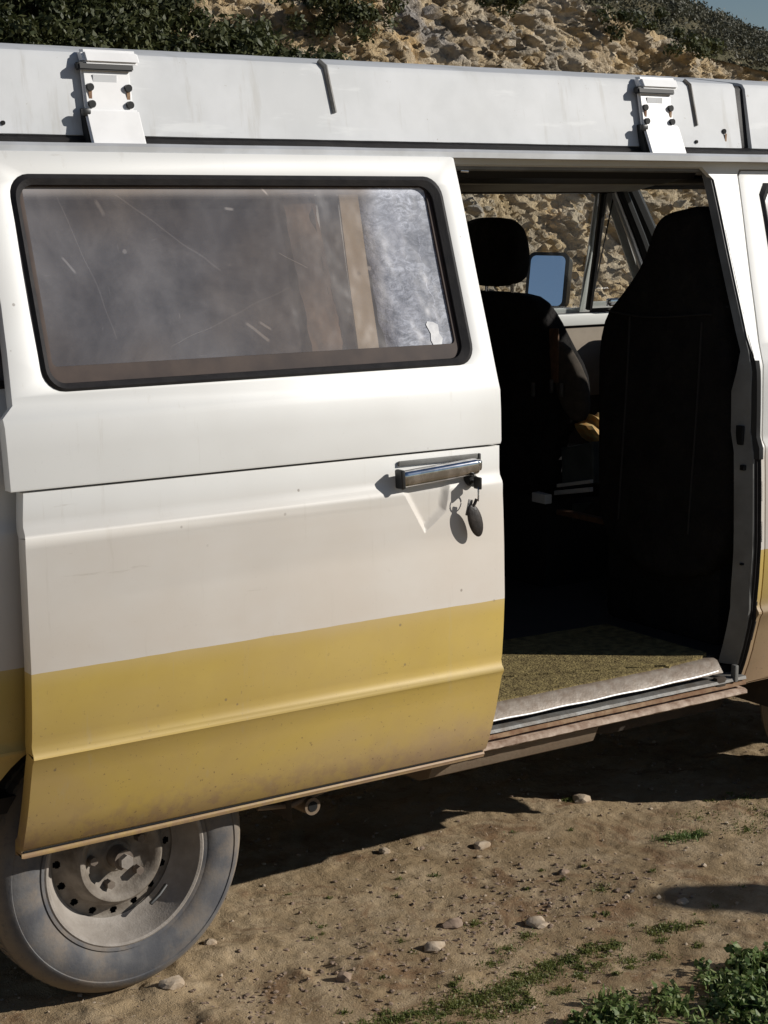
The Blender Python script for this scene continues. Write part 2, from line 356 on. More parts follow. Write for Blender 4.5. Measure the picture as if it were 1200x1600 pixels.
def smooth_poly(pts, n=2):
    for _ in range(n):
        q = []
        for i in range(len(pts)):
            a = pts[i]; b = pts[(i + 1) % len(pts)]
            q += [tuple(.75 * a[k] + .25 * b[k] for k in range(2)), tuple(.25 * a[k] + .75 * b[k] for k in range(2))]
        pts = q
    return pts
def rrect(x0, z0, x1, z1, r, n=6):
    o = []
    for cx, cz, a0 in ((x1 - r, z0 + r, -90), (x1 - r, z1 - r, 0), (x0 + r, z1 - r, 90), (x0 + r, z0 + r, 180)):
        for i in range(n + 1):
            a = R(a0 + 90 * i / n); o.append((cx + r * math.cos(a), cz + r * math.sin(a)))
    return o

# ------------------------------------------------------------------ van profile: depth Y of the outer skin at height z
PROF = [(.412, .060), (.422, .058), (.426, .061), (.432, .061), (.438, .052), (.50, .029), (.546, .015), (.60, .002), (.643, -.009), (.656, -.0175), (.662, -.0170), (.671, -.0095), (.684, -.0065),
        (.70, -.0095), (.76, -.014), (.85, -.017), (.978, -.012), (1.06, -.008), (1.105, -.005), (1.128, -.005), (1.136, -.003), (1.151, .007), (1.166, .009), (1.232, .010), (1.31, .013), (1.36, .017), (1.378, .024),
        (1.418, .038), (1.50, .066), (1.587, .097), (1.68, .129), (1.773, .160), (1.85, .187), (1.95, .224)]
PZ = [p[0] for p in PROF]; PY = [p[1] for p in PROF]
def prof(z): return float(np.interp(z, PZ, PY))
OFF = .065; YC = .95
def near(x, z): return prof(z) + OFF
def far(x, z): return 2 * YC - prof(z) - OFF
def inside(p, poly):
    x, z = p; c = False; n = len(poly)
    for i in range(n):
        x1, z1 = poly[i]; x2, z2 = poly[(i + 1) % n]
        if (z1 > z) != (z2 > z) and x < (x2 - x1) * (z - z1) / (z2 - z1) + x1: c = not c
    return c
def skin(name, outer, holes, yf, mat, parent=None, thick=.0, side=-1, grid=None, bev=0.0, zs=None, smooth=35, extra=()):
    """sheet cut in the (X, z) plane, then laid on the depth function yf(x, z)"""
    V = []; Ed = []
    def loop(pl):
        s = len(V); V.extend(Vector(p) for p in pl); Ed.extend((s + i, s + (i + 1) % len(pl)) for i in range(len(pl)))
    loop(outer)
    for h in holes: loop(h)
    for h in extra: loop(h)
    x0 = min(p[0] for p in outer); x1 = max(p[0] for p in outer); z0 = min(p[1] for p in outer); z1 = max(p[1] for p in outer)
    for z in (zs or PZ):
        if z0 + .001 < z < z1 - .001:
            xx = [x0 - .01, x1 + .01]
            if grid and grid[1] - .01 < z < grid[3] + .01: xx = [x0 - .01] + list(np.arange(grid[0], grid[2], grid[4])) + [x1 + .01]
            s = len(V); V += [Vector((float(q), z)) for q in xx]; Ed += [(s + q, s + q + 1) for q in range(len(xx) - 1)]
    if grid:
        gx0, gz0, gx1, gz1, st = grid
        for i in range(int((gx1 - gx0) / st) + 1):
            for j in range(int((gz1 - gz0) / st) + 1): V.append(Vector((gx0 + i * st, gz0 + j * st)))
    vo, eo, fo, *_ = geometry.delaunay_2d_cdt(V, Ed, [], 0, 1e-5)
    fs = []
    for f in fo:
        c = sum((vo[i] for i in f), Vector((0, 0))) / len(f)
        if inside(c, outer) and not any(inside(c, h) for h in holes): fs.append(tuple(f))
    used = sorted({i for f in fs for i in f}); ix = {u: k for k, u in enumerate(used)}
    vs = [(vo[u][0], yf(vo[u][0], vo[u][1]), vo[u][1]) for u in used]
    fs = [tuple(ix[i] for i in f) for f in fs]
    if side > 0: fs = [f[::-1] for f in fs]
    o = link(name, mesh(vs, fs), mat, parent, smooth=None)
    # make sure the sheet faces outward
    me = o.data; av = sum(p.normal.y * p.area for p in me.polygons)
    if (av > 0) != (side > 0): me.flip_normals()
    if thick:
        md = o.modifiers.new('s', 'SOLIDIFY'); md.thickness = thick; md.offset = -1
    if bev:
        mb = o.modifiers.new('b', 'BEVEL'); mb.width = bev; mb.segments = 2; mb.limit_method = 'ANGLE'; mb.angle_limit = R(50)
    bake(o, smooth); return o
def ring(name, a, b, yf, mat, parent, lift0=0.0, lift1=0.0, depth=.02, side=-1):
    """frame between two matching loops (X, z), proud of the skin"""
    n = len(a); vs = []
    for (x, z) in a: vs.append((x, yf(x, z) + side * lift0 * 1.0, z))
    am = [((a[i][0] * .6 + b[i][0] * .4), (a[i][1] * .6 + b[i][1] * .4)) for i in range(n)]
    for (x, z) in am: vs.append((x, yf(x, z) + side * lift1, z))
    for (x, z) in b: vs.append((x, yf(x, z) + side * lift0, z))
    for (x, z) in b: vs.append((x, yf(x, z) - side * depth, z))
    fs = []
    for k in range(3):
        for i in range(n): fs.append((k * n + i, k * n + (i + 1) % n, (k + 1) * n + (i + 1) % n, (k + 1) * n + i))
    o = link(name, mesh(vs, fs), mat, parent); me = o.data
    av = sum(p.normal.y * p.area for p in me.polygons)
    if (av > 0) != (side > 0): me.flip_normals()
    return o

# ------------------------------------------------------------------ numpy noise for terrain
def hsh(ix, iy, s):
    n = (ix.astype(np.int64) * 374761393 + iy.astype(np.int64) * 668265263 + s * 1442695041) & 0x7fffffff
    n = ((n ^ (n >> 13)) * 1274126177) & 0x7fffffff
    return ((n ^ (n >> 16)) & 0xffff) / 65535.0
def vnoise(x, y, s=0):
    ix = np.floor(x); iy = np.floor(y); fx = x - ix; fy = y - iy; fx = fx * fx * (3 - 2 * fx); fy = fy * fy * (3 - 2 * fy)
    return (hsh(ix, iy, s) * (1 - fx) + hsh(ix + 1, iy, s) * fx) * (1 - fy) + (hsh(ix, iy + 1, s) * (1 - fx) + hsh(ix + 1, iy + 1, s) * fx) * fy
def fbm(x, y, o=4, s=0, g=.5):
    t = 0; a = 1; n = 0
    for k in range(o): t = t + a * vnoise(x * 2 ** k, y * 2 ** k, s + k); n += a; a *= g
    return t / n
def vcell(x, y, s=0):
    ix = np.floor(x); iy = np.floor(y); best = np.full(x.shape, 9.0); val = np.zeros(x.shape); gx = np.zeros(x.shape); gy = np.zeros(x.shape)
    for dx in (-1, 0, 1):
        for dy in (-1, 0, 1):
            cx = ix + dx; cy = iy + dy; px = cx + hsh(cx, cy, s + 11); py = cy + hsh(cx, cy, s + 23)
            d = (px - x) ** 2 + (py - y) ** 2; m = d < best
            best = np.where(m, d, best); val = np.where(m, hsh(cx, cy, s + 37), val); gx = np.where(m, (x - px) * (hsh(cx, cy, s + 41) - .5), gx); gy = np.where(m, (y - py) * (hsh(cx, cy, s + 43) - .5), gy)
    return val + 1.3 * (gx + gy), best
def grid_mesh(X, Y, Z):
    n, m = X.shape; vs = np.stack([X, Y, Z], -1).reshape(-1, 3); idx = np.arange(n * m).reshape(n, m)
    f = np.stack([idx[:-1, :-1], idx[1:, :-1], idx[1:, 1:], idx[:-1, 1:]], -1).reshape(-1, 4)
    me = bpy.data.meshes.new('g'); me.vertices.add(len(vs)); me.vertices.foreach_set('co', vs.ravel().astype(np.float32))
    me.loops.add(f.size); me.loops.foreach_set('vertex_index', f.ravel().astype(np.int32))
    me.polygons.add(len(f)); me.polygons.foreach_set('loop_start', (np.arange(len(f)) * 4).astype(np.int32)); me.polygons.foreach_set('loop_total', np.full(len(f), 4, np.int32))
    me.update(calc_edges=True); return me
def tri_soup(P):
    """P: (n, k, 3) polygons"""
    n, k, _ = P.shape; me = bpy.data.meshes.new('l'); me.vertices.add(n * k); me.vertices.foreach_set('co', P.reshape(-1).astype(np.float32))
    me.loops.add(n * k); me.loops.foreach_set('vertex_index', np.arange(n * k, dtype=np.int32))
    me.polygons.add(n); me.polygons.foreach_set('loop_start', (np.arange(n) * k).astype(np.int32)); me.polygons.foreach_set('loop_total', np.full(n, k, np.int32))
    me.update(calc_edges=True); return me

# ------------------------------------------------------------------ ground
def ground_h(x, y):
    h = .030 * (fbm(x * .8, y * .8, 3, 5) - .5) + .020 * (fbm(x * 4, y * 4, 4, 9) - .5) + .008 * (fbm(x * 22, y * 22, 3, 15) - .5) + .005 * (fbm(x * 55, y * 55, 2, 25) - .5)
    cl = np.clip(fbm(x * 9, y * 9, 3, 61) - .58, 0, 1) * .07
    cr = np.clip(fbm(x * 2.1, y * 2.1, 2, 71) - .35, 0, 1) * 1.6
    return h + cl * cr - .006
xs = np.concatenate([[-300, -120, -50, -20, -8, -4, -2], np.arange(-1.0, 3.2, .009), [3.6, 4.5, 6, 9, 14, 24, 50, 120, 300, 600]])
ys = np.concatenate([[-300, -120, -50, -20, -9, -6, -4, -2.5], np.arange(-1.25, 1.5, .009), [1.8, 2.4, 3.5, 5, 7, 9, 14, 30, 80, 300, 600]])
GX, GY = np.meshgrid(xs, ys, indexing='ij')
tag(link('ground', grid_mesh(GX, GY, ground_h(GX, GY)), M['dirt'], None, None), kind='structure')
bpy.data.objects['ground'].data.polygons.foreach_set('use_smooth', [True] * len(bpy.data.objects['ground'].data.polygons))
GZ = ground_h(GX, GY)
def gh(x, y): return float(GZ[min(int(np.searchsorted(xs, x)), len(xs) - 1), min(int(np.searchsorted(ys, y)), len(ys) - 1)])

# ------------------------------------------------------------------ hillside with its cut rock face
def crest(x): return np.interp(x, [-40, 0, 9.0, 9.6, 10.3, 11.0, 12.4, 14, 18, 40], [6, 5.2, 4.2, 3.72, 3.42, 3.26, 3.05, 2.85, 2.6, 2.2])
def face_base(x): return 8.0 + .5 * (fbm(x * .35, x * 0 + 3, 3, 3) - .5)
us = np.concatenate([np.arange(-6, 2.5, .1), np.arange(2.5, 14, .024), np.arange(14, 22, .08)]); vs_ = np.linspace(0, 1, 210)
U, Vv = np.meshgrid(us, vs_, indexing='ij')
cz = crest(U); Zf = Vv * cz
Yf = face_base(U) + Zf * .52 + .35 * (fbm(U * .6, Zf * .9, 3, 21) - .5)
a1, d1 = vcell(U * 1.5 + .6 * fbm(U, Zf, 2, 2), Zf * 2.2 + U * .5, 1); a2, d2 = vcell(U * 3.6, Zf * 6.5 + U * 3.0, 2); a3, d3 = vcell(U * 12, Zf * 17 + U * 7, 3)
disp = .15 * a1 + .08 * a2 + .07 * a3 + .11 * fbm(U * 8, Zf * 8, 4, 31)
fade = np.clip(Vv * 12, 0, 1)
Yf = Yf - (disp - .30) * fade * np.clip((1.02 - Vv) * 14, .25, 1); Zf = Zf + (disp - .3) * .18 * fade
rf = link('rock_face', grid_mesh(U, Yf, Zf), M['rock'], None, None); tag(rf, kind='structure')
# slope above and ridge
us2 = np.concatenate([np.arange(-60, -2, 4.0), np.arange(-2, 20, .25), np.arange(20, 62, 3.0)]); ts = np.linspace(0, 1, 70)
U2, T2 = np.meshgrid(us2, ts, indexing='ij')
ridge = np.interp(U2, [-60, 5, 11, 12.5, 13.4, 14.1, 14.6, 15.5, 17, 21, 60], [12, 9, 6.6, 5.4, 4.85, 4.5, 4.1, 3.8, 3.6, 3.2, 2.9])
yb = face_base(U2) + crest(U2) * .52 + .05
Y2 = yb + T2 * (19 - yb); Z2 = crest(U2) * .985 + (ridge * 1.02 - crest(U2)) * np.clip((Y2 - yb) / (16 - yb), 0, 1) ** .85 - np.clip(Y2 - 16.5, 0, 9) * .25 + .25 * (fbm(U2 * .8, Y2 * .8, 3, 40) - .5) * np.clip(T2 * 8, 0, 1)
tag(link('hillside', grid_mesh(U2, Y2, Z2), M['hill'], None, None), kind='structure')

def clump_leaves(centres, radii, per, size, mat, name, label, cat, flat=.75, up=.3, aspect=.5):
    n = len(centres) * per
    c = np.repeat(np.array(centres), per, 0); r = np.repeat(np.array(radii), per)
    d = rng.normal(size=(n, 3)); d /= np.linalg.norm(d, axis=1, keepdims=True)
    rad = r * (rng.random(n) ** .35) * (.8 + .4 * rng.random(n))
    p = c + d * rad[:, None] * np.array([1, 1, flat])
    nrm = d + rng.normal(size=(n, 3)) * .8 + np.array([0, 0, up]); nrm /= np.linalg.norm(nrm, axis=1, keepdims=True)
    t = np.cross(nrm, rng.normal(size=(n, 3))); t /= np.linalg.norm(t, axis=1, keepdims=True); b = np.cross(nrm, t)
    s = (size * (.6 + .9 * rng.random(n)))[:, None]
    P = np.stack([p - t * s, p - b * s * aspect, p + t * s, p + b * s * aspect], 1)
    return tag(link(name, tri_soup(P), mat, None, None), label, cat, None, 'stuff')
# dark bushes over the left end of the rock face
cs = []; rs = []
while len(cs) < 760:
    x = random.uniform(1.8, 6.5); z = random.uniform(2.2, 4.6)
    if x > 4.7 and z > 3.36 - (x - 4.9) * .36 + .09 * math.sin(x * 9): continue
    if x < 3.72 and z > 3.12 and z > 3.12 + .3 * (3.72 - x): continue
    cs.append((x, 8.0 + z * .52 - .50 + random.gauss(0, .08), z)); rs.append(random.uniform(.10, .24))
clump_leaves(cs, rs, 190, .026, M['scrub'], 'dark_scrub', 'dense dark green scrub covering the left end of the rock face', 'scrub')
# heath on the slope above at the right and a few tufts along the crest
cs = []; rs = []
while len(cs) < 3600:
    x = random.uniform(9.2, 20.5); y = random.uniform(9.3, 17)
    c0 = float(crest(x)); ybb = float(face_base(np.array([x]))[0]) + c0 * .52
    if y < ybb - .1: continue
    rg = float(np.interp(x, [-60, 5, 11, 12.5, 13.4, 14.1, 14.6, 15.5, 17, 21, 60], [12, 9, 6.6, 5.4, 4.85, 4.5, 4.1, 3.8, 3.6, 3.2, 2.9]))
    z = c0 + (rg * 1.02 - c0) * min(1, max(0, (y - ybb) / (16 - ybb))) ** .85
    cs.append((x, y, z + .03)); rs.append(random.uniform(.07, .19))
clump_leaves(cs, rs, 90, .017, M['heath'], 'hill_heath', 'grey green heath on the slope above the rock face at the right', 'heath', .55)
cs = []; rs = []
for x, z, k in ((6.9, 3.36, 20), (6.6, 3.42, 10), (4.95, 1.5, 0), (8.7, 3.5, 8), (10.1, 3.4, 6), (10.9, 3.28, 7)):
    for _ in range(k): cs.append((x + random.gauss(0, .22), 8.0 + z * .52 - .22 + random.gauss(0, .06), z + random.gauss(0, .09))); rs.append(random.uniform(.06, .14))
clump_leaves(cs, rs, 120, .022, M['scrub'], 'rock_face_tufts', 'small dark tufts growing out of the upper rock face', 'scrub')
# loose rocks lodged on the face
ico = bmesh.new(); bmesh.ops.create_icosphere(ico, subdivisions=1, radius=1); iv = np.array([v.co[:] for v in ico.verts]); iff = np.array([[v.index for v in f.verts] for f in ico.faces]); ico.free()
def rocks(pts, sizes, mat, name, label, cat, flat=.6, **k):
    P = []
    for p, s in zip(pts, sizes):
        q = iv * (1 + .35 * rng.normal(size=(len(iv), 1)).clip(-1, 1)) * np.array([1, .8 + .3 * random.random(), flat]) * s
        a = random.random() * 6.28; q = q @ np.array([[math.cos(a), math.sin(a), 0], [-math.sin(a), math.cos(a), 0], [0, 0, 1]])
        P.append((q + np.array(p))[iff])
    return tag(link(name, tri_soup(np.concatenate(P)), mat, None, None), label, cat, None, 'stuff')
pts = []; sz = []
for _ in range(900):
    x = random.uniform(4.5, 13); z = random.uniform(.4, 1) * float(crest(x)) * random.uniform(.3, 1)
    pts.append((x, float(face_base(np.array([x]))[0]) + z * .52 - .06 + random.gauss(0, .08), z)); sz.append(random.choice((.02, .03, .04, .05, .07)) * random.uniform(.7, 1.3))
rocks(pts, sz, M['rock'], 'face_rubble', 'broken rubble lodged in the rock face behind the van', 'rubble', .7)

# ------------------------------------------------------------------ the van
VAN = empty('camper_van', (0, 0, 0)); tag(VAN, 'white and yellow camper van with its sliding side door pushed open, parked on dirt', 'camper van')
arch = lambda cx, r=.43: [(cx + r * math.cos(R(a)), .33 + r * math.sin(R(a)) * .98) for a in range(168, 11, -8)]
outer = [(-1.1, .43)] + arch(0.0) + [(.64, .43), (.64, .53), (.66, .55), (.66, 1.86), (.70, 1.905), (1.90, 1.905), (1.936, 1.87), (1.934, 1.44), (1.948, 1.36), (1.954, 1.25), (1.955, .43), (2.05, .43), (2.11, .43)] + arch(2.56)[1:] + [(3.02, .43), (3.5, .43), (3.55, .7), (3.5, 1.15), (3.34, 1.36), (2.88, 1.90), (2.86, 1.925), (-1.0, 1.925), (-1.1, 1.85)]
fdoor = [(1.972, .44), (2.135, .44)] + arch(2.56, .436)[1:-1] + [(3.0, .50), (3.18, .60), (3.20, 1.15), (3.17, 1.36), (2.80, 1.865), (2.76, 1.895), (2.052, 1.895), (2.038, 1.88), (1.978, 1.42), (1.972, 1.30)]
gap = [(x + (-.005 if x < 2.2 else .005), z + (.005 if z > .9 else -.004)) for x, z in fdoor]
qwin = rrect(-1.0, 1.43, .58, 1.862, .06)
body = skin('body_side', outer, [qwin, [(x, z) for x, z in gap if not (z < .86 and 2.12 < x < 3.0)][:]], near, M['paint'], VAN, .012)
# front door
fwin = [(2.085, 1.455), (2.085, 1.50), (2.104, 1.83), (2.13, 1.862), (2.70, 1.862), (2.75, 1.84), (3.06, 1.45), (3.03, 1.43), (2.11, 1.43)]
fd = skin('front_door', fdoor, [fwin], near, M['paint'], VAN, .010, bev=.003)
skin('window_pane', [((x - 2.5) * .985 + 2.5, (z - 1.64) * .97 + 1.64) for x, z in fwin], [], lambda x, z: near(x, z) + .012, M['glassdirty'], fd, zs=[1.5, 1.6, 1.7, 1.8])
fi = [((x - 2.5) * .955 + 2.5, (z - 1.64) * .90 + 1.64) for x, z in fwin]
ring('window_seal', fwin, fi, near, M['rubber'], fd, .001, .008, .012)
qi = rrect(-.985, 1.447, .563, 1.845, .05)
ring('window_seal', qwin, qi, near, M['rubber'], VAN, .001, .007, .012)
skin('rear_side_window', rrect(-.99, 1.44, .57, 1.85, .05), [], lambda x, z: near(x, z) + .014, M['glassdirty'], VAN, zs=[1.5, 1.6, 1.7, 1.8])
# far side (same outline, no sliding opening) with the cab door's window and vent window
vent = [(2.845, 1.425), (3.10, 1.425), (2.80, 1.80)]
fwin_far = [(2.02, 1.405), (2.795, 1.405), (2.735, 1.822), (2.715, 1.832), (2.06, 1.832), (2.02, 1.80)]
outer_f = [(-1.1, .43)] + arch(0.0) + [(.64, .43), (2.05, .43)] + arch(2.56)[1:] + [(3.02, .43), (3.5, .43), (3.55, .7), (3.5, 1.15), (3.34, 1.36), (2.88, 1.90), (2.86, 1.925), (-1.0, 1.925), (-1.1, 1.85)]
skin('far_side', outer_f, [fwin_far, vent], far, M['paint'], VAN, .006, 1)
inner_f = [(-1.05, .52), (3.3, .52), (3.36, 1.30), (3.22, 1.38), (2.86, 1.84), (2.84, 1.86), (-1.0, 1.86)]
skin('inner_lining', inner_f, [[(2.0, 1.385), (2.83, 1.385), (2.80, 1.84), (2.0, 1.845)], [(2.832, 1.40), (3.15, 1.40), (2.805, 1.83)]], lambda x, z: far(x, z) - .03, M['cabin'], VAN, .004, -1)
skin('far_door_window', [(2.0, 1.39), (2.82, 1.39), (2.76, 1.85), (2.0, 1.85)], [], lambda x, z: far(x, z) - .01, M['glass'], VAN, side=1, zs=[1.5, 1.6, 1.7, 1.8])
skin('vent_window', [(2.83, 1.41), (3.13, 1.41), (2.80, 1.82)], [], lambda x, z: far(x, z) - .01, M['glass'], VAN, side=1, zs=[1.5, 1.6, 1.7])
fy = lambda z, d=.035: far(0, z) - d
tube('window_divider', [(2.742, fy(1.835), 1.835), (2.78, fy(1.62), 1.62), (2.815, fy(1.40), 1.40)], .014, M['rubber'], VAN)
tube('vent_frame', [(2.775, fy(1.84, .05), 1.84), (2.93, fy(1.66, .05), 1.66), (3.13, fy(1.42, .05), 1.42)], .012, M['rail'], VAN)
tube('vent_frame', [(2.80, fy(1.85, .06), 1.85), (2.96, fy(1.67, .06), 1.67), (3.17, fy(1.42, .06), 1.42)], .022, M['trim'], VAN)
tube('window_top_frame', [(1.9, fy(1.845), 1.845), (2.80, fy(1.85), 1.85)], .016, M['cabin'], VAN)
box('door_sill_trim', (2.60, fy(1.36, .05), 1.362), (1.0, .03, .045), M['doorwhite'], VAN, .008)
box('door_card', (2.60, fy(1.2, .055), 1.20), (1.0, .02, .26), M['door card'], VAN, .006)
box('door_handle', (2.92, fy(1.42, .07), 1.425), (.10, .03, .03), M['chrome'], VAN, .012, 3)
# far front pillar, windscreen with its frame, dashboard
WS = lambda y, t: (2.885 + .43 * t + .06 * (1 - ((y - .95) / .75) ** 2), y, 1.875 - .50 * t)
vs = []; fs = []
for j in range(9):
    for i in range(13): vs.append(WS(.27 + 1.36 * i / 12 + (j / 8) * (-.10 + .20 * i / 12), j / 8))
for j in range(8):
    for i in range(12): a = j * 13 + i; fs.append((a, a + 1, a + 14, a + 13))
link('windscreen', mesh(vs, fs), M['glass'], VAN)
tube('windscreen_frame', [WS(y, 0.0) for y in np.linspace(.24, 1.66, 12)], .028, M['trim'], VAN)
for y0, y1, dx in ((.25, .13, 0), (1.65, 1.77, 0)):
    tube('windscreen_pillar', [(2.87, y0, 1.90), (2.885 + .43 * .5, (y0 + y1) / 2, 1.63), (3.33, y1, 1.37)], .032, M['trim'], VAN)
box('dashboard', (3.12, .95, 1.24), (.45, 1.50, .22), M['trim'], VAN, .05, 3)
box('nose_panel', (3.42, .95, .98), (.16, 1.60, .76), M['paint'], VAN, .06, 3)
# roof skin, gutter and inner roof, floor, tail
def arcroof(x): return [(near(0, 1.925) + .006, 1.925), (.30, 1.948), (.40, 1.975), (.70, 1.995), (.95, 2.0), (1.2, 1.995), (1.50, 1.975), (1.60, 1.948), (far(0, 1.925) - .006, 1.925), (1.58, 1.90), (1.45, 1.885), (.95, 1.89), (.45, 1.885), (.32, 1.90)]
extr_x('roof', arcroof(0), -1.08, 2.86, M['paint'], VAN, closed=True)
extr_x('headliner', [(.46, 1.862), (.55, 1.880), (1.42, 1.880), (1.58, 1.852), (1.60, 1.842), (1.60, 1.838), (1.56, 1.840), (1.40, 1.872), (.56, 1.872), (.47, 1.856)], -1.0, 2.84, M['liner'], VAN, closed=True)
for yy, sgn in ((.222, 1), (2 * YC - .222, -1)):
    extr_x('gutter', [(yy, 1.920), (yy, 1.934), (yy + .006 * sgn, 1.941), (yy + .014 * sgn, 1.938), (yy + .070 * sgn, 1.936), (yy + .070 * sgn, 1.924), (yy + .03 * sgn, 1.920)], -1.08, 3.0, M['rail'], VAN, nx=30, wob=.0012, closed=True)
box('cabin_floor', (1.15, .95, .50), (4.3, 1.55, .036), M['cabin'], VAN, 0)
box('underbody', (1.15, .97, .448), (4.4, 1.50, .06), M['grime'], VAN, 0)
box('tail_panel', (-1.1, .95, 1.1), (.05, 1.5, 1.4), M['paint'], VAN, .02)
# cabin lining behind the near quarter panel, wheel wells
skin('inner_lining', [(-1.05, .80), (.655, .80), (.655, 1.86), (-1.0, 1.86)], [rrect(-.99, 1.42, .575, 1.855, .05)], lambda x, z: near(x, z) + .05, M['cabin'], VAN, .004, 1)
for cx in (0.0, 2.56):
    for (ya, yb_) in ((.12, .42), (1.48, 1.78)):
        bm = bmesh.new(); n = 24; rr = .435; v1 = []; v2 = []
        for i in range(n + 1):
            a = math.pi * i / n; v1.append(bm.verts.new((cx + rr * math.cos(a), ya, .33 + rr * math.sin(a) * .98))); v2.append(bm.verts.new((cx + rr * math.cos(a), yb_, .33 + rr * math.sin(a) * .98)))
        for i in range(n): bm.faces.new((v1[i], v1[i + 1], v2[i + 1], v2[i]))
        bm.faces.new((v2 if ya < 1 else v1)[::-1])
        link('wheel_well', mbm(bm), M['grime'], VAN)
# B pillar jamb swept along the body profile
def jamb(name, line, z0, z1, mat, lean=True, n=26, parent=VAN):
    vs = []; fs = []; m = len(line)
    for i in range(n):
        z = z0 + (z1 - z0) * i / (n - 1)
        for (x, d) in line:
            w = 1 - .58 * min(1, max(0, (z - 1.30) / .10)) if lean else 1
            xx = 1.958 + (x - 1.958) * w - (.018 * min(1, max(0, (z - 1.30) / .12)) if lean else 0)
            vs.append((xx, near(0, z) + d * w, z))
    for i in range(n - 1):
        for j in range(m - 1): a = i * m + j; fs.append((a, a + 1, a + 1 + m, a + m))
    o = link(name, mesh(vs, fs), mat, parent)
    return o
jb = jamb('door_jamb', [(1.938, .010), (1.932, .011), (1.914, .042), (1.905, .058), (1.912, .062)], .50, 1.905, M['jamb'])
jamb('pillar_trim', [(1.912, .060), (1.98, .10), (2.06, .14)], .50, 1.90, M['trim'])
bs = jamb('door_seal', [(1.958, .000), (1.953, .000), (1.948, .007), (1.942, .004), (1.937, .011)], .46, 1.905, M['rubber'])
jamb('pillar_inner', [(1.957, .012), (1.985, .05), (2.02, .12), (2.08, .18)], .46, 1.90, M['cabin'])
# latch plate recess, bolts and hinge bits on the jamb
for z, w, h in ((1.165, .012, .055), (1.075, .008, .016), (.80, .005, .007), (1.52, .004, .006)):
    box('latch_slot' if w > .01 else 'jamb_bolt', (1.917, near(0, z) + .034, z), (.012, w * 2, h), M['hole'], jb, .003)
# bulged dark bumper at the closing side of the pillar (between z .95 and 1.37)
jamb('door_buffer', [(1.960, -.002), (1.952, -.008), (1.942, -.004), (1.934, .012)], 1.10, 1.375, M['trim'], lean=False, n=10)
# header above the opening: outer channel, lip and dark inner header
extr_x('door_header', [(.286, 1.905), (.286, 1.893), (.292, 1.889), (.300, 1.893), (.302, 1.905)], .66, 1.925, M['jamb'], VAN, closed=True)
extr_x('door_header', [(.31, 1.90), (.33, 1.876), (.335, 1.872), (.40, 1.868), (.46, 1.858), (.47, 1.88), (.47, 1.90)], .66, 1.925, M['trim'], VAN, closed=True)
cyl('header_catch', (1.065, .296, 1.889), (1.09, .296, 1.888), .006, M['chrome'], VAN)
# near C pillar inner edge (behind the open door)
extr = jamb('rear_jamb', [(.652, .002), (.665, .03), (.665, .07), (.64, .09)], .50, 1.90, M['jamb'], lean=False)
# sill: tread plate, door track, rusty lips
SX0, SX1 = .64, 1.958
sill = extr_x('sill', [(.17, .50), (.140, .492), (.140, .462), (.150, .455), (.150, .40), (.17, .395)], SX0, SX1, M['hole'], VAN, closed=True)
extr_x('tread_plate', [(.150, .5235), (.132, .5240), (.120, .520), (.098, .4930), (.094, .4885), (.097, .486), (.105, .488), (.125, .512), (.150, .517)], SX0, 1.868, M['tread'], sill, nx=60, wob=.0013, closed=True)
extr_x('door_track', [(.145, .470), (.108, .4680), (.092, .4660), (.089, .4580), (.095, .4550), (.145, .455)], SX0, SX1, M['track'], sill, nx=40, wob=.0010, closed=True)
extr_x('sill_lip', [(.145, .4525), (.096, .4515), (.0905, .448), (.0905, .4415), (.098, .4385), (.145, .438)], SX0, SX1, M['rust'], sill, nx=50, wob=.0014, closed=True)
extr_x('sill_edge', [(.150, .432), (.094, .4300), (.085, .425), (.0840, .4175), (.090, .413), (.150, .410)], SX0, SX1, M['lip'], sill, nx=60, wob=.0014, closed=True)
tube('plate_edge', [(x, .0955 + .004 * max(0, (x - 1.5)) , .4885 + .0010 * math.sin(x * 31) + .05 * max(0, x - 1.62) ** 1.4) for x in np.linspace(SX0, 1.85, 50)], .0024, M['bracket'], sill, 6)
box('track_roller', (1.86, .100, .462), (.04, .02, .03), M['grime'], sill, .008)
box('hinge_clip', (1.915, .095, .48), (.014, .02, .05), M['jamb'], sill, .005)
# floor matting behind the sill, in two pieces with a ragged seam
def mat_poly(name, pts, z, th, mat, parent):
    bm = bmesh.new(); f = bm.faces.new([bm.verts.new((x, y, z)) for x, y in pts]); r = bmesh.ops.extrude_face_region(bm, geom=[f])
    bmesh.ops.translate(bm, vec=(0, 0, th), verts=[v for v in r['geom'] if isinstance(v, bmesh.types.BMVert)])
    bmesh.ops.triangulate(bm, faces=bm.faces[:])
    return link(name, mbm(bm), mat, parent, smooth=None)
seam = []
for i in range(40):
    t = i / 39; x = .66 + t * 1.02; y = .42 - max(0, (x - .9)) * .36 + random.gauss(0, .0045); seam.append((x, y))
mat_poly('floor_mat', [(.66, .133)] + [(1.70, .133)] + [(x + .006, y - .007) for x, y in seam[::-1]], .519, .009, M['mat'], VAN)
mat_poly('floor_mat', seam + [(1.83, .145), (1.875, .17), (1.875, .60), (.66, .66)], .519, .012, M['mat'], VAN)
mat_poly('shaded_mat', [(.66, .662), (1.875, .602), (1.875, 1.6), (.66, 1.6)], .519, .010, M['cabin'], VAN)  # dark sheet: the cabin's shade is put into the floor colour
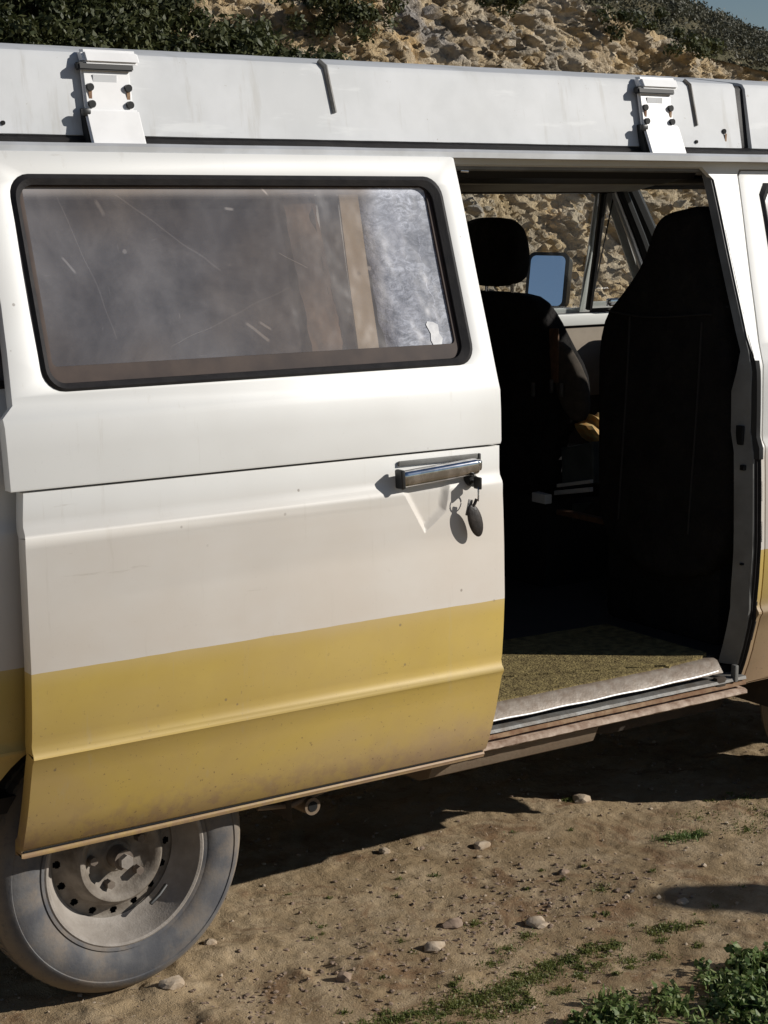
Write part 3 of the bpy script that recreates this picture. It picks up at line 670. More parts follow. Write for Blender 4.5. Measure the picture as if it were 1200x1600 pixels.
# jacking tray below the sill, chassis pieces by the wheel
extr_x('under_tray', [(.12, .398), (.14, .356), (.18, .338), (.30, .334), (.30, .40), (.12, .40)], .86, 1.42, M['dusty'], VAN, closed=True)
box('chassis_beam', (.50, .215, .385), (.50, .07, .05), M['grime'], VAN, .012)
cyl('jack_tube', (.50, .13, .355), (.50, .22, .352), .022, M['dusty'], VAN, 24)
cyl('jack_tube_bore', (.50, .128, .355), (.50, .14, .355), .013, M['hole'], VAN, 20)
tube('brake_pipe', [(.36, .16, .37), (.45, .15, .362), (.56, .15, .385), (.66, .17, .40)], .007, M['dusty'], VAN)
cyl('axle_tube', (.0, .3, .31), (.0, 1.6, .31), .045, M['grime'], VAN)
box('engine_underside', (-.4, .95, .38), (1.0, .9, .22), M['grime'], VAN, .04)
box('fuel_tank', (1.95, 1.0, .35), (.55, 1.2, .22), M['grime'], VAN, .06)
box('front_axle_beam', (2.6, 1.0, .32), (.30, 1.1, .16), M['grime'], VAN, .05)
box('front_valance', (3.35, .95, .36), (.10, 1.6, .26), M['grime'], VAN, .04)
cyl('exhaust_pipe', (.9, .7, .36), (2.2, .8, .36), .03, M['grime'], VAN)

# dim things seen through the side windows
M['c2'] = M['cabin']
def curtain(name, x0, x1, y, z0, z1, mat, amp, nfold, parent=VAN, lean=.0):
    nx = nfold * 6; nz = 10; vs = []; fs = []
    for i in range(nx + 1):
        for j in range(nz + 1):
            t = i / nx; z = z0 + (z1 - z0) * j / nz
            vs.append((x0 + (x1 - x0) * t, y + lean * (z - z0) + amp * math.sin(t * nfold * 6.283) * (.7 + .3 * math.cos(j * .8 + t * 9)), z))
    for i in range(nx):
        for j in range(nz): a = i * (nz + 1) + j; fs.append((a, a + nz + 1, a + nz + 2, a + 1))
    return link(name, mesh(vs, fs), mat, parent, smooth=80)
curtain('maroon_curtain', -1.0, -.35, .36, 1.36, 1.85, M['maroon'], .016, 9)
box('rear_bench', (-.2, .95, .75), (1.2, 1.3, .5), M['cabin'], VAN, .03)
box('cupboard', (.15, 1.5, 1.25), (1.5, .35, 1.1), M['cabin'], VAN, .01)

# ------------------------------------------------------------------ seats
def sp(name, pts, x0, x1, mat, parent, bev, sm=2): return poly_prism_x(name, smooth_poly(pts, sm), x0, x1, mat, parent, bev, 4, smooth=60)
pback = [(.717, .70), (.735, 1.155), (.738, 1.45), (.612, 1.563), (.545, 1.642), (.503, 1.751), (.456, 1.778), (.395, 1.788), (.331, 1.800), (.277, 1.766), (.238, 1.628), (.199, 1.481), (.167, 1.302), (.143, .70)]
ps = sp('passenger_seat', pback, 1.93, 2.10, M['cloth'], VAN, .035); ps['label'] = 'black passenger seat with a dark cover draped over its headrest'
box('seat_base', (2.18, .48, .68), (.40, .50, .34), M['cloth'], ps, .04)
for yy in (.30, .60): tube('seat_piping', [(1.927, yy + .02 * math.sin(z * 3), z) for z in np.linspace(.85, 1.47, 12)], .003, M['pipe'], ps, 6)
tube('seat_piping', [(1.925, y, 1.485 + .012 * math.sin(y * 9)) for y in np.linspace(.24, .68, 12)], .003, M['pipe'], ps, 6)
box('seat_cushion', (2.22, .48, .90), (.50, .54, .14), M['cloth'], ps, .05, 3)
SH = .075
def shp(pl, k=1.0): return [(y + SH * k, z) for y, z in pl]
dback = [(1.70, .80), (1.71, 1.44), (1.60, 1.496), (1.30, 1.500), (1.197, 1.488), (1.127, 1.43), (1.06, 1.348), (.979, 1.259), (.961, 1.173), (.987, 1.101), (1.024, 1.07), (1.077, 1.011), (1.087, .80)]
ds = sp('driver_seat', shp(dback), 2.10, 2.20, M['cloth'], VAN, .03, 1); ds['label'] = 'black driver seat with separate headrest and taupe side bolster'
sp('headrest', shp([(1.605, 1.662), (1.573, 1.728), (1.513, 1.751), (1.373, 1.752), (1.305, 1.732), (1.27, 1.679), (1.259, 1.591), (1.294, 1.52), (1.549, 1.512), (1.597, 1.574)]), 2.10, 2.18, M['cloth'], ds, .03)
for y in (1.40, 1.54): cyl('headrest_post', (2.14, y, 1.47), (2.14, y, 1.54), .007, M['chrome'], ds, 10)
sp('side_bolster', shp([(1.095, 1.34), (1.028, 1.361), (.935, 1.265), (.905, 1.181), (.918, 1.112), (.955, 1.10), (1.023, 1.145), (1.064, 1.255)], .3), 2.05, 2.10, M['bolster'], ds, .02, 1)
box('seat_base', (2.32, 1.40, .66), (.46, .52, .32), M['trim'], ds, .02); box('seat_cushion', (2.40, 1.40, .86), (.50, .54, .12), M['cloth'], ds, .05, 3)
# steering wheel
cs = [Vector((2.80 + .12 * math.sin(a) * 1.0, 1.38 + .21 * math.cos(a), 1.22 + .17 * math.sin(a))) for a in np.linspace(0, 2 * math.pi, 32, endpoint=False)]
tube('steering_wheel', cs, .014, M['black'], VAN, closed=True)
# outside mirror of the driver's door
mm = Matrix.Rotation(R(0), 3, 'Z')
mn = Vector((-.90, -.38, .16)).normalized()
q = mn.to_track_quat('Z', 'Y'); mc = Vector((2.80, 2.0, 1.498))
def rr3(w, h, r, d, name, mat, parent, c):
    pl = rrect(-w / 2, -h / 2, w / 2, h / 2, r, 5); bm = bmesh.new()
    up = (Vector((0, 0, 1)) - mn * mn.z).normalized(); rt = up.cross(mn).normalized()
    a = [bm.verts.new(c + rt * x + up * z) for x, z in pl]; b = [bm.verts.new(c + rt * x * .9 + up * z * .9 - mn * d) for x, z in pl]
    bm.faces.new(a); bm.faces.new(b[::-1])
    for i in range(len(pl)): bm.faces.new((a[i], b[i], b[(i + 1) % len(pl)], a[(i + 1) % len(pl)]))
    return link(name, mbm(bm), mat, parent)
mh = rr3(.180, .222, .030, .05, 'door_mirror', M['black'], VAN, mc)
rr3(.150, .194, .022, .002, 'mirror_glass', M['mirror'], mh, mc + mn * .003)
tube('mirror_arm', [mc - mn * .03 + Vector((0, 0, -.10)), (2.90, 1.93, 1.38), (2.95, 1.84, 1.36)], .010, M['black'], mh)

# ------------------------------------------------------------------ sliding door
KITE = [(.665, 1.150), (.735, 1.030), (.800, 1.078), (.815, 1.150)]
def dent(x, z):
    """pressed finger recess under the door handle"""
    kite = [(.665, 1.150), (.735, 1.030), (.800, 1.078), (.815, 1.150)]
    if not inside((x, z), kite): return 0.0
    dm = 9
    for i in range(3):
        ax, az = kite[i]; bx, bz = kite[i + 1]; L = math.hypot(bx - ax, bz - az)
        dm = min(dm, abs((bx - ax) * (az - z) - (ax - x) * (bz - az)) / L)
    return min(1, dm / .016)
def ddoor(x, z): dn = dent(x, z); return prof(z) * (1 - dn) + (.35 * prof(z) + .006) * dn + .0018 * math.sin(x * 7 + z * 3) * math.sin(z * 9) + (.004 * math.exp(-((x + .02) / .10) ** 2 - ((z - .60) / .09) ** 2))
low = [(-.286, .414), (.974, .414), (.976, .42), (.976, 1.222), (-.282, 1.222), (-.287, 1.13), (-.289, .7), (-.292, .416)]
SD = skin('sliding_door', low, [], ddoor, M['paint'], VAN, .035, grid=(.655, 1.022, .825, 1.152, .006), extra=[KITE], bev=.005)
win_o = rrect(-.215, 1.424, .918, 1.873, .048)
upp = [(-.311, 1.2275), (.974, 1.2275), (.977, 1.235), (.977, 1.375), (.977, 1.918), (.970, 1.9215), (-.276, 1.9215), (-.278, 1.60), (-.283, 1.51), (-.291, 1.403), (-.317, 1.378)]
up_y = lambda x, z: prof(z) - .006 + .001 * math.sin(x * 5 + 1)
du = skin('upper_panel', upp, [win_o], up_y, M['paint'], SD, .030, bev=.004)
win_i = rrect(-.196, 1.440, .886, 1.850, .036)
ring('window_seal', win_o, win_i, up_y, M['rubber'], SD, .001, .009, .016)
wi2 = rrect(-.183, 1.474, .874, 1.846, .012)
ring('window_frame', rrect(-.198, 1.437, .888, 1.852, .034), wi2, lambda x, z: up_y(x, z) + .008, M['brownframe'], SD, .0, .001, .01)
skin('window_pane', rrect(-.19, 1.458, .88, 1.848, .028), [], lambda x, z: up_y(x, z) + .013, M['acrylic'], SD, zs=[1.5, 1.55, 1.6, 1.65, 1.7, 1.75, 1.8])
stp = [(.800, 1.522), (.806, 1.529), (.822, 1.527), (.836, 1.520), (.834, 1.500), (.842, 1.488), (.836, 1.474), (.812, 1.470), (.806, 1.484), (.809, 1.500)]
skin('window_sticker', stp, [], lambda x, z: up_y(x, z) + .0115, M['sticker'], SD, zs=[1.49, 1.51])
skin('window_strap', [(.602, 1.430), (.662, 1.430), (.690, 1.86), (.636, 1.86)], [], lambda x, z: up_y(x, z) + .032, M['strip'], SD, .004, -1)
def crinkle(name, x0, x1, z0, z1, off, mat, amp, f):
    gx, gz = np.meshgrid(np.linspace(x0, x1, 60), np.linspace(z0, z1, 90), indexing='ij')
    gy = np.interp(gz, PZ, PY) + off + amp * (fbm(gx * f, gz * f, 4, 77) - .5)
    return link(name, grid_mesh(gx, gy, gz), mat, SD, 60)
crinkle('glare_sheet', .70, .91, 1.43, 1.86, .05, M['glarefoil'], .03, 28)  # crinkled sheet added behind the pane to give its sparkling glare
crinkle('warm_glow_panel', .50, .585, 1.44, 1.86, .06, M['warmglow'], .05, 9)  # folded panel coloured to stand in for the warm glow in the window
# handle: recessed plate, chrome lever, black end
y0 = .008
rotm = Matrix.Rotation(R(-3.4), 3, 'Y')
dh = box('door_handle', (.772, -.018, 1.176), (.232, .030, .040), M['chrome'], SD, .0155, 6, rotm)
box('handle_end', (.656, -.018, 1.170), (.012, .030, .046), M['black'], SD, .005, 3, rotm)
box('handle_hub', (.886, -.012, 1.184), (.022, .030, .030), M['chrome'], SD, .010, 4)
box('handle_recess_shade', (.786, .006, 1.203), (.236, .006, .012), M['jamb'], SD, .002, 2)  # grey-brown and black strips painting the shade of the handle recess
box('handle_recess_shade', (.908, .005, 1.190), (.008, .008, .038), M['trim'], SD, .003, 2)
cyl('door_lock', (.876, .012, 1.146), (.876, -.016, 1.146), .0145, M['black'], SD, 24)
# dark tube laid along the groove above the bottom lip
tube('bottom_seam', [(x, prof(.4290) - .001, .4290) for x in np.linspace(-.288, .972, 12)], .0022, M['hole'], SD, 6)

# keys hanging in the lock: a thing of their own
KEY = empty('key_bunch', (.874, -.018, 1.146)); tag(KEY, 'key in the sliding door lock with a dark oval fob hanging from its ring', 'keys')
box('key_head', (.873, -.036, 1.144), (.007, .026, .030), M['black'], KEY, .003)
cyl('key_blade', (.873, -.008, 1.146), (.873, -.026, 1.146), .004, M['chrome'], KEY, 10)
tube('key_ring', [Vector((.872 + .012 * math.sin(a) * .6, -.040 + .008 * math.sin(a), 1.118 + .018 * math.cos(a))) for a in np.linspace(0, 6.283, 20, endpoint=False)], .0015, M['chrome'], KEY, 6, True)
tube('fob_strap', [(.868, -.038, 1.106), (.864, -.037, 1.095), (.860, -.035, 1.088)], .004, M['leather'], KEY)
bm = bmesh.new(); bmesh.ops.create_uvsphere(bm, u_segments=24, v_segments=14, radius=1)
bmesh.ops.scale(bm, vec=(.0205, .007, .043), verts=bm.verts[:]); bmesh.ops.rotate(bm, cent=(0, 0, 0), matrix=Matrix.Rotation(R(-20), 3, 'Y').inverted() if False else Matrix.Rotation(R(-20), 3, 'Y'), verts=bm.verts[:]); bmesh.ops.translate(bm, vec=(.868, -.034, 1.052), verts=bm.verts[:])
link('key_fob', mbm(bm), M['leather'], KEY)
box('spare_key', (.852, -.030, 1.085), (.014, .003, .040), M['steel'], KEY, .002, 2, Matrix.Rotation(R(14), 3, 'Y'))

# ------------------------------------------------------------------ pop-top roof and brackets
def topbox(name, x0, x1, nx=60):
    pr = [(.305, 1.957), (.300, 1.960), (.301, 1.966), (.336, 2.128), (.346, 2.141), (.365, 2.146), (.60, 2.175), (.95, 2.19), (1.30, 2.175), (1.535, 2.146), (1.554, 2.141), (1.564, 2.128), (1.599, 1.966), (1.60, 1.957)]
    return extr_x(name, pr, x0, x1, M['fibre'], VAN, nx=nx, wob=.0007, closed=True)
pt = topbox('pop_top_roof', -1.05, 2.085)
extr_x('roof_band', [(.292, 1.936), (.290, 1.950), (.306, 1.960), (1.594, 1.960), (1.61, 1.950), (1.608, 1.936)], -1.05, 2.80, M['rubber'], VAN, nx=40, wob=.0015, closed=True)  # dark band between pop top and gutter rail
extr_x('roof_joint', [(.315, 1.950), (.315, 1.966), (.346, 2.128), (.355, 2.137), (.60, 2.165), (.95, 2.18), (1.30, 2.165), (1.54, 2.137), (1.585, 1.966), (1.585, 1.950)], 2.08, 2.14, M['rubber'], VAN, closed=True)
topbox('luggage_tray', 2.126, 2.85, 12)
def face_y(z): return float(np.interp(z, [1.966, 2.128], [.301, .336]))
# overlap step and pressed grooves
def groove(x, z0, z1, lean=.006, w=.008, parent=pt):
    pts = [(x - .05 if False else x - .010, face_y(z1) + .012, z1 + .014)] + [(x + lean * (1 - (z - z0) / (z1 - z0)), face_y(z) - .0015, z) for z in np.linspace(z1, z0, 8)]
    return tube('roof_groove', pts, w * .55, M['track'], parent, 6)
groove(.682, 2.025, 2.135, .012, .012)
groove(1.905, 2.020, 2.132, .008, .011)
vs = []; fs = []
for i, x in enumerate((.695, .700, .80, .804)):
    for z in (1.975, 2.05, 2.124, 2.140): vs.append((x, face_y(z) - (.0045 if i in (1, 2) else -.001) + (.006 if z > 2.13 else 0), z))
for i in range(3):
    for j in range(3): a = i * 4 + j; fs.append((a, a + 4, a + 5, a + 1))
for x, z in ((-.17, 1.982), (2.02, 2.006), (1.905, 1.975)):
    cyl('roof_rivet', (x, face_y(z) + .004, z), (x, face_y(z) - .004, z), .005 if z < 2 else .007, M['hole'], pt, 12)
box('rust_streak', (2.024, face_y(1.985) - .0008, 1.985), (.006, .001, .030), M['rust'], pt, 0)
def bracket(x):
    rot = Matrix.Rotation(R(-12.2), 3, 'X')
    # sheared plate: leans in with the roof side
    def plate(name, z0, z1, y0, y1, w, th, mat, par, bev=.004, dx=0.0):
        bm = bmesh.new(); r = bmesh.ops.create_cube(bm, size=1)
        for v in bm.verts:
            t = v.co.z + .5; v.co = Vector((x + dx + v.co.x * w, (y0 + (y1 - y0) * t) + v.co.y * th, z0 + (z1 - z0) * t))
        bmesh.ops.bevel(bm, geom=bm.edges[:], offset=bev, segments=2, affect='EDGES')
        return link(name, mbm(bm), mat, par)
    br = plate('roof_bracket', 2.012, 2.112, .299, .320, .118, .014, M['bracket'], VAN)
    plate('bracket_cap', 2.115, 2.147, .312, .330, .140, .034, M['bracket'], br, .007, .012)
    plate('bracket_gap', 2.101, 2.118, .310, .314, .135, .024, M['trim'], br, .003, -.004)
    plate('lower_plate', 1.932, 2.016, .246, .285, .134, .010, M['bracket'], br, .004, -.002)
    plate('bracket_side', 1.935, 2.018, .276, .308, .012, .028, M['trim'], br, .002, -.060)
    box('hinge_pin', (x - .066, .282, 2.008), (.020, .016, .018), M['black'], br, .005)
    fy2 = lambda z: .299 + (z - 2.012) / .10 * .021 - .007
    box('bracket_slot', (x - .006, fy2(2.084) - .0006, 2.084), (.058, .0022, .016), M['fibre'], br, .0)
    for dx in (-.046, .048):
        for z in (2.064, 2.027):
            cyl('bolt', (x + dx, fy2(z) + .004, z), (x + dx, fy2(z) - .008, z), .0085, M['black'], br, 14)
        box('bolt_slot', (x + dx, fy2(2.046) - .0005, 2.046), (.008, .002, .030), M['rust'], br, 0)
    return br
bracket(.083); bracket(1.752)

# ------------------------------------------------------------------ wheels
def lathe(name, prof_, n, mat, parent, c, flip=1, skip=None):
    """prof_: (r, y) around the wheel axis, y grows inward"""
    vs = []; fs = []; m = len(prof_)
    for i in range(n):
        a = 2 * math.pi * i / n
        for (r, y) in prof_: vs.append((c[0] + r * math.cos(a), c[1] + y * flip, c[2] + r * math.sin(a)))
    for i in range(n):
        for j in range(m - 1):
            if skip and skip(i, j): continue
            a = i * m + j; b = ((i + 1) % n) * m + j; fs.append((a, a + 1, b + 1, b))
    bm = bmesh.new(); me = mesh(vs, fs); bm.from_mesh(me); bpy.data.meshes.remove(me)
    return link(name, mbm(bm), mat, parent, smooth=30)
TY = [(.190, .010), (.197, .001), (.205, -.004), (.212, -.006), (.214, -.002), (.218, -.006), (.235, -.012), (.255, -.014), (.275, -.011), (.283, -.008), (.285, -.0105), (.289, -.009), (.302, .002), (.312, .013), (.319, .024), (.323, .030), (.318, .032), (.318, .037), (.3245, .039), (.3245, .070), (.319, .072), (.319, .078),
      (.325, .080), (.325, .115), (.319, .117), (.319, .123), (.3245, .125), (.3245, .156), (.318, .158), (.323, .166), (.312, .185), (.285, .205), (.235, .212), (.195, .190)]
RIM = [(.199, .012), (.2045, .003), (.2045, -.003), (.200, -.006), (.194, -.004), (.190, .006), (.186, .016), (.180, .030), (.172, .046), (.163, .060), (.156, .066)]
DISC = [(.158, .070), (.152, .0715)] + [(.152 - .0028 * k, .0715 - .0007 * k * k * .12) for k in range(1, 9)] + [(.124, .060), (.116, .040), (.110, .028), (.103, .022), (.096, .023), (.088, .029), (.080, .040), (.068, .048), (.052, .052), (.040, .050), (.034, .044), (.0, .044)]
def wheel(cx, cy, flip, first=None):
    c = Vector((cx, cy, .318)); W = empty('wheel', c, VAN)
    if first:
        for ch in first.children: o = ch.copy(); C.objects.link(o); o.parent = W; 
        W.rotation_euler = (0, 0, 0 if flip > 0 else math.pi); return W
    lathe('tyre', TY, 96, M['tyre'], W, c); lathe('rim', RIM, 96, M['rim'], W, c)
    NS = 16 * 18
    lathe('wheel_disc', DISC, NS, M['disc'], W, c, 1, lambda i, j: 1 <= j <= 8 and math.hypot((DISC[j][0] + DISC[j + 1][0]) / 2 - .1405, (((i + 9) % 18) - 8.5) * .00306) < .0088)
    lathe('wheel_back', [(.172, .085), (.12, .09), (.0, .09)], 48, M['hole'], W, c)
    for k in range(5):
        a = R(90 + 72 * k + 14); p = c + Vector((.066 * math.cos(a), .046, .066 * math.sin(a)))
        cyl('wheel_bolt', p, p + Vector((0, -.020, 0)), .0105, M['rimdark'], W, 6)
    P = []
    for k in range(84):
        for (r0, y0_, r1, y1_) in ((.3245, .040, .3250, .068), (.3250, .082, .3250, .112)):
            a0 = 2 * math.pi * (k + .12) / 84; a1_ = 2 * math.pi * (k + .80) / 84; q = []
            for (rr_, yy_, aa) in ((r0, y0_, a0), (r1, y1_, a0), (r1, y1_, a1_), (r0, y0_, a1_)):
                q.append((rr_, yy_, aa))
            out = [np.array([c.x + (rr_ + .0015) * math.cos(aa), c.y + yy_ - (.002 if rr_ < .32 else 0), c.z + (rr_ + .0015) * math.sin(aa)]) for rr_, yy_, aa in q]
            inn = [np.array([c.x + (rr_ - .004) * math.cos(aa), c.y + yy_, c.z + (rr_ - .004) * math.sin(aa)]) for rr_, yy_, aa in q]
            P.append(out)
            for m_ in range(4): P.append([out[m_], inn[m_], inn[(m_ + 1) % 4], out[(m_ + 1) % 4]])
    tb = link('tread_blocks', tri_soup(np.array(P)), M['tyre'], W, None); tb['kind'] = 'stuff'
    cyl('hub', c + Vector((0, .046, 0)), c + Vector((0, .006, 0)), .027, M['rimdark'], W, 24, .024)
    cyl('hub_nut', c + Vector((0, .006, 0)), c + Vector((0, -.010, 0)), .017, M['rim'], W, 6)
    a = R(-40); p = c + Vector((.158 * math.cos(a), .03, .158 * math.sin(a)))
    tube('valve_stem', [p + Vector((.004, .012, .002)), p + Vector((-.022, -.002, -.012)), p + Vector((-.048, -.008, -.026))], .0050, M['black'], W)
    return W
w0 = wheel(0.0, .150, 1)
for cx, cy, fl in ((2.59, .150, 1), (0.0, 1.75, -1), (2.59, 1.75, -1)): wheel(cx, cy, fl, w0)

# ------------------------------------------------------------------ loose things in the cab (top level: they can be lifted out)
o = poly_prism_x('storage_box', [(1.09, 1.001), (.932, 1.040), (.922, .905), (1.08, .864)], 2.10, 2.26, M['boxgrey'], None, .01, origin=(2.18, 1.0, .87)); tag(o, 'grey green plastic box standing beside the driver seat', 'box')
o2 = poly_prism_x('rim', [(1.088, .882), (.922, .918), (.921, .906), (1.088, .870)], 2.085, 2.10, M['whiteplas'], o, .002)
o2 = poly_prism_x('rim', [(1.10, .858), (.922, .893), (.921, .878), (1.102, .842)], 2.085, 2.10, M['whiteplas'], o, .002)
bm = bmesh.new(); bmesh.ops.create_icosphere(bm, subdivisions=3, radius=1)
for v in bm.verts: v.co = Vector((v.co.x * .06, v.co.y * .05, v.co.z * .045)) * (1 + .25 * math.sin(v.co.x * 7 + v.co.z * 5)) + Vector((2.22, 1.055, 1.065))
o = link('orange_cloth', mbm(bm), M['orange'], None, origin=(2.22, 1.055, 1.02)); tag(o, 'crumpled orange and yellow cloth lying on top of the grey box', 'cloth')
o = poly_prism_x('hanging_strap', [(1.086, 1.399), (1.041, 1.402), (1.037, 1.227), (1.070, 1.224)], 2.04, 2.046, M['wood'], None, .001, origin=(2.04, 1.06, 1.40)); tag(o, 'brown strap with metal clips hanging behind the driver seat', 'strap')
for y, z in ((1.155, 1.194), (1.062, 1.213), (1.012, 1.205)): box('clip', (2.035, y, z), (.006, .014, .045), M['steel'], o, .002)
o = box('socket_block', (2.02, 1.085, .842), (.03, .07, .032), M['whiteplas'], None, .004, origin=(2.02, 1.085, .82)); tag(o, 'small white block at the foot of the driver seat', 'block')
o = poly_prism_x('grey_tray', [(1.31, .766), (1.038, .815), (1.216, .679), (1.30, .632)], 2.20, 2.22, M['boxgrey'], None, .002, origin=(2.21, 1.2, .64)); tag(o, 'brown grey panel leaning below the white block in the cab', 'panel')
tube('hand_brake', [(2.35, .98, .60), (2.30, 1.0, .78), (2.24, 1.01, .88)], .012, M['black'], VAN)
tube('gear_lever', [(2.62, 1.08, .56), (2.60, 1.08, .86)], .008, M['steel'], VAN)
box('heater_duct', (2.55, .95, .60), (.5, .16, .14), M['jamb'], VAN, .02)
box('cross_rail', (2.0, .62, .815), (.03, .70, .018), M['wood'], VAN, .003)

# ------------------------------------------------------------------ stones, gravel, plants on the ground
pts = []; sz = []
for _ in range(5500):
    x = random.uniform(-.9, 3.0); y = random.uniform(-1.2, 1.3)
    if random.random() > .25 + .75 * float(vnoise(np.array([x * 2.5]), np.array([y * 2.5]), 88)[0]): continue
    s = random.choice((.0015, .002, .002, .003, .003, .004, .006)) * random.uniform(.7, 1.4)
    pts.append((x, y, gh(x, y) + s * .25)); sz.append(s)
for _ in range(650):
    x = random.uniform(.1, 1.5); y = -.02 + .12 * (x - .7) + random.gauss(0, .13); s = random.uniform(.002, .0075)
    pts.append((x, y, gh(x, y) + s * .1)); sz.append(s)
half = len(pts) // 3
rocks(pts[:half], sz[:half], M['stone'], 'pale_gravel', 'fine pale grit scattered over the dirt', 'gravel')
rocks(pts[half:], sz[half:], M['stonedark'], 'brown_gravel', 'fine brown clods scattered over the dirt', 'gravel')
def stone(x, y, s, label, mat, flat=.55, seed=0):
    random.seed(seed); bm = bmesh.new(); bmesh.ops.create_icosphere(bm, subdivisions=2, radius=1)
    for v in bm.verts:
        f = 1 + .16 * math.sin(v.co.x * 3 + seed) + .14 * math.cos(v.co.y * 4 + seed * 2) + random.gauss(0, .06)
        v.co = Vector((v.co.x * s * f * 1.25, v.co.y * s * f, v.co.z * s * flat * f))
        v.co += Vector((x, y, gh(x, y) + s * .22))
    o = link('stone', mbm(bm), mat, None, 25, origin=(x, y, gh(x, y))); tag(o, label, 'stone', 'stones lying on the dirt')
stone(1.752, .562, .026, 'pale stone on the edge of the van shadow beside a small green tuft', M['stone'], .6, 1)
stone(1.052, -.072, .027, 'pinkish flat stone below the middle of the dirt patch, above the grass strip', M['stone'], .45, 2)
stone(.737, -.056, .024, 'small bright white angular stone left of the flat pinkish one', M['stone'], .5, 3)
stone(1.272, .44, .020, 'tan stone with a dark shaded hollow just in front of the van shadow', M['stone'], .7, 4)
stone(.097, .117, .023, 'tan stone lying right against the tread of the rear tyre', M['stone'], .7, 5)
stone(.86, .04, .024, 'grey brown stone beside the crumbly clods in mid dirt', M['stonedark'], .6, 6)
stone(.30, .30, .015, 'small pale pebble close to the right edge of the rear tyre', M['stone'], .6, 7)
stone(1.02, .565, .015, 'small grey pebble half inside the van shadow', M['stone'], .6, 8)
stone(.46, -.07, .017, 'dark brown clod lying alone below the rear tyre', M['stonedark'], .8, 9)
stone(1.33, .15, .013, 'small reddish clod right of the tan stone', M['stonedark'], .8, 10)
stone(1.45, -.19, .014, 'tiny pale pebble left of the person shadow', M['stone'], .6, 11)
random.seed(21)

def blades(name, label, cat, spots, n_per, h, w, mat, lean=.7, kind='stuff', broad=False, group=None):
    P = []
    for (cx, cy, r, dens) in spots:
        for _ in range(int(n_per * dens)):
            a = random.random() * 6.283; rr_ = r * abs(random.gauss(0, .62)); x = cx + rr_ * math.cos(a); y = cy + rr_ * math.sin(a) * .8
            z = gh(x, y) if kind else 0
            a2 = random.random() * 6.283; hh = h * random.uniform(.4, 1.2); ln = lean * random.random(); ww = w * random.uniform(.6, 1.3)
            d = np.array([math.cos(a2), math.sin(a2), 0.0]); sd = np.array([-d[1], d[0], 0.0]); p0 = np.array([x, y, z - .002])
            p1 = p0 + d * hh * ln * .4 + np.array([0, 0, hh * .55]); p2 = p0 + d * hh * ln * 1.1 + np.array([0, 0, hh * (.95 - .45 * ln)])
            wm = ww * (1.0 if not broad else 1.6)
            P.append([p0 - sd * ww * .5, p0 + sd * ww * .5, p1 + sd * wm * .5, p1 - sd * wm * .5]); P.append([p1 - sd * wm * .5, p1 + sd * wm * .5, p2 + sd * ww * .12, p2 - sd * ww * .12])
    return tag(link(name, tri_soup(np.array(P)), mat, None, None), label, cat, group, kind)
# weed bed bottom right
sp_ = []
for _ in range(120):
    t = random.random(); x = .72 + t * .85; y = -.50 - t * .18 - random.random() * .75 + .03 * math.sin(x * 30)
    sp_.append((x, y, .05, 1))
for _ in range(30): sp_.append((random.uniform(1.15, 1.8), random.uniform(-.72, -.56), .05, .8))
blades('weed_bed', 'dense dark green weeds filling the bottom right corner', 'weeds', [q for q in sp_ if random.random() < .6], 36, .045, .007, M['weed'], 1.0, broad=True)
blades('weed_undergrowth', 'low undergrowth of tiny leaves below the weeds', 'weeds', sp_, 45, .016, .005, M['weed'], 1.0)
cs = []; rs = []
for (x, y, _, _) in random.sample(sp_ * 3, 270):
    x += random.gauss(0, .03); y += random.gauss(0, .03); cs.append((x, y, gh(x, y) + random.uniform(.006, .030))); rs.append(random.uniform(.012, .030))
clump_leaves(cs, rs, 34, .0065, M['weed'], 'clover_leaves', 'small rounded leaves growing through the weeds at the bottom right', 'clover', .6, 1.0, .75)
cs = []; rs = []
for _ in range(26):
    x, y, _, _ = random.choice(sp_); hh = random.uniform(.03, .06)
    for k in range(5): cs.append((x + random.gauss(0, .012), y + random.gauss(0, .012), gh(x, y) + hh * (.5 + .12 * k))); rs.append(random.uniform(.014, .026))
clump_leaves(cs, rs, 26, .0095, M['weed'], 'broad_leaf_weeds', 'taller broad leaved weeds standing out of the green bed', 'weeds', .7, .8, .6)
# moss strip running up from the bottom edge
ms = []
for (x, y, r, d) in [(.36, -.31, .05, 1), (.44, -.32, .05, .8), (.52, -.33, .04, .6), (.60, -.33, .05, 1), (.66, -.34, .06, 1.3), (.72, -.345, .06, 1.3), (.78, -.33, .055, 1.2), (.84, -.32, .05, 1.2), (.90, -.30, .05, 1), (.97, -.29, .04, .9), (1.04, -.28, .04, .8), (1.10, -.29, .04, .9), (.70, -.42, .05, .8), (.62, -.42, .05, .7), (.50, -.42, .05, .5), (1.00, -.36, .04, .4), (1.08, -.38, .04, .5), (1.16, -.40, .04, .5), (1.29, -.288, .035, .8), (1.33, -.30, .03, .7), (1.25, -.29, .025, .4), (.92, .02, .03, .3), (.98, -.12, .04, .35), (.88, -.16, .04, .3), (.80, -.20, .04, .3), (1.34, .0, .04, .25), (1.73, .585, .02, .8), (2.0, .1, .10, .5), (2.15, .15, .12, .5), (1.95, .25, .10, .3), (2.2, .3, .10, .4)]:
    ms.append((x, y, r, d))
for _ in range(46):
    t = random.random(); ms.append((.30 + t * 1.0 + random.gauss(0, .05), -.36 + .02 * t + random.gauss(0, .06), random.uniform(.008, .03), random.uniform(.08, .35)))
for _ in range(40): ms.append((random.uniform(.5, 2.3), random.uniform(-.3, .5), random.uniform(.006, .02), random.uniform(.03, .10)))
blades('moss_strip', 'thin patches of short yellow green moss along the dirt', 'moss', ms, 420, .010, .0032, M['moss'], 1.0)
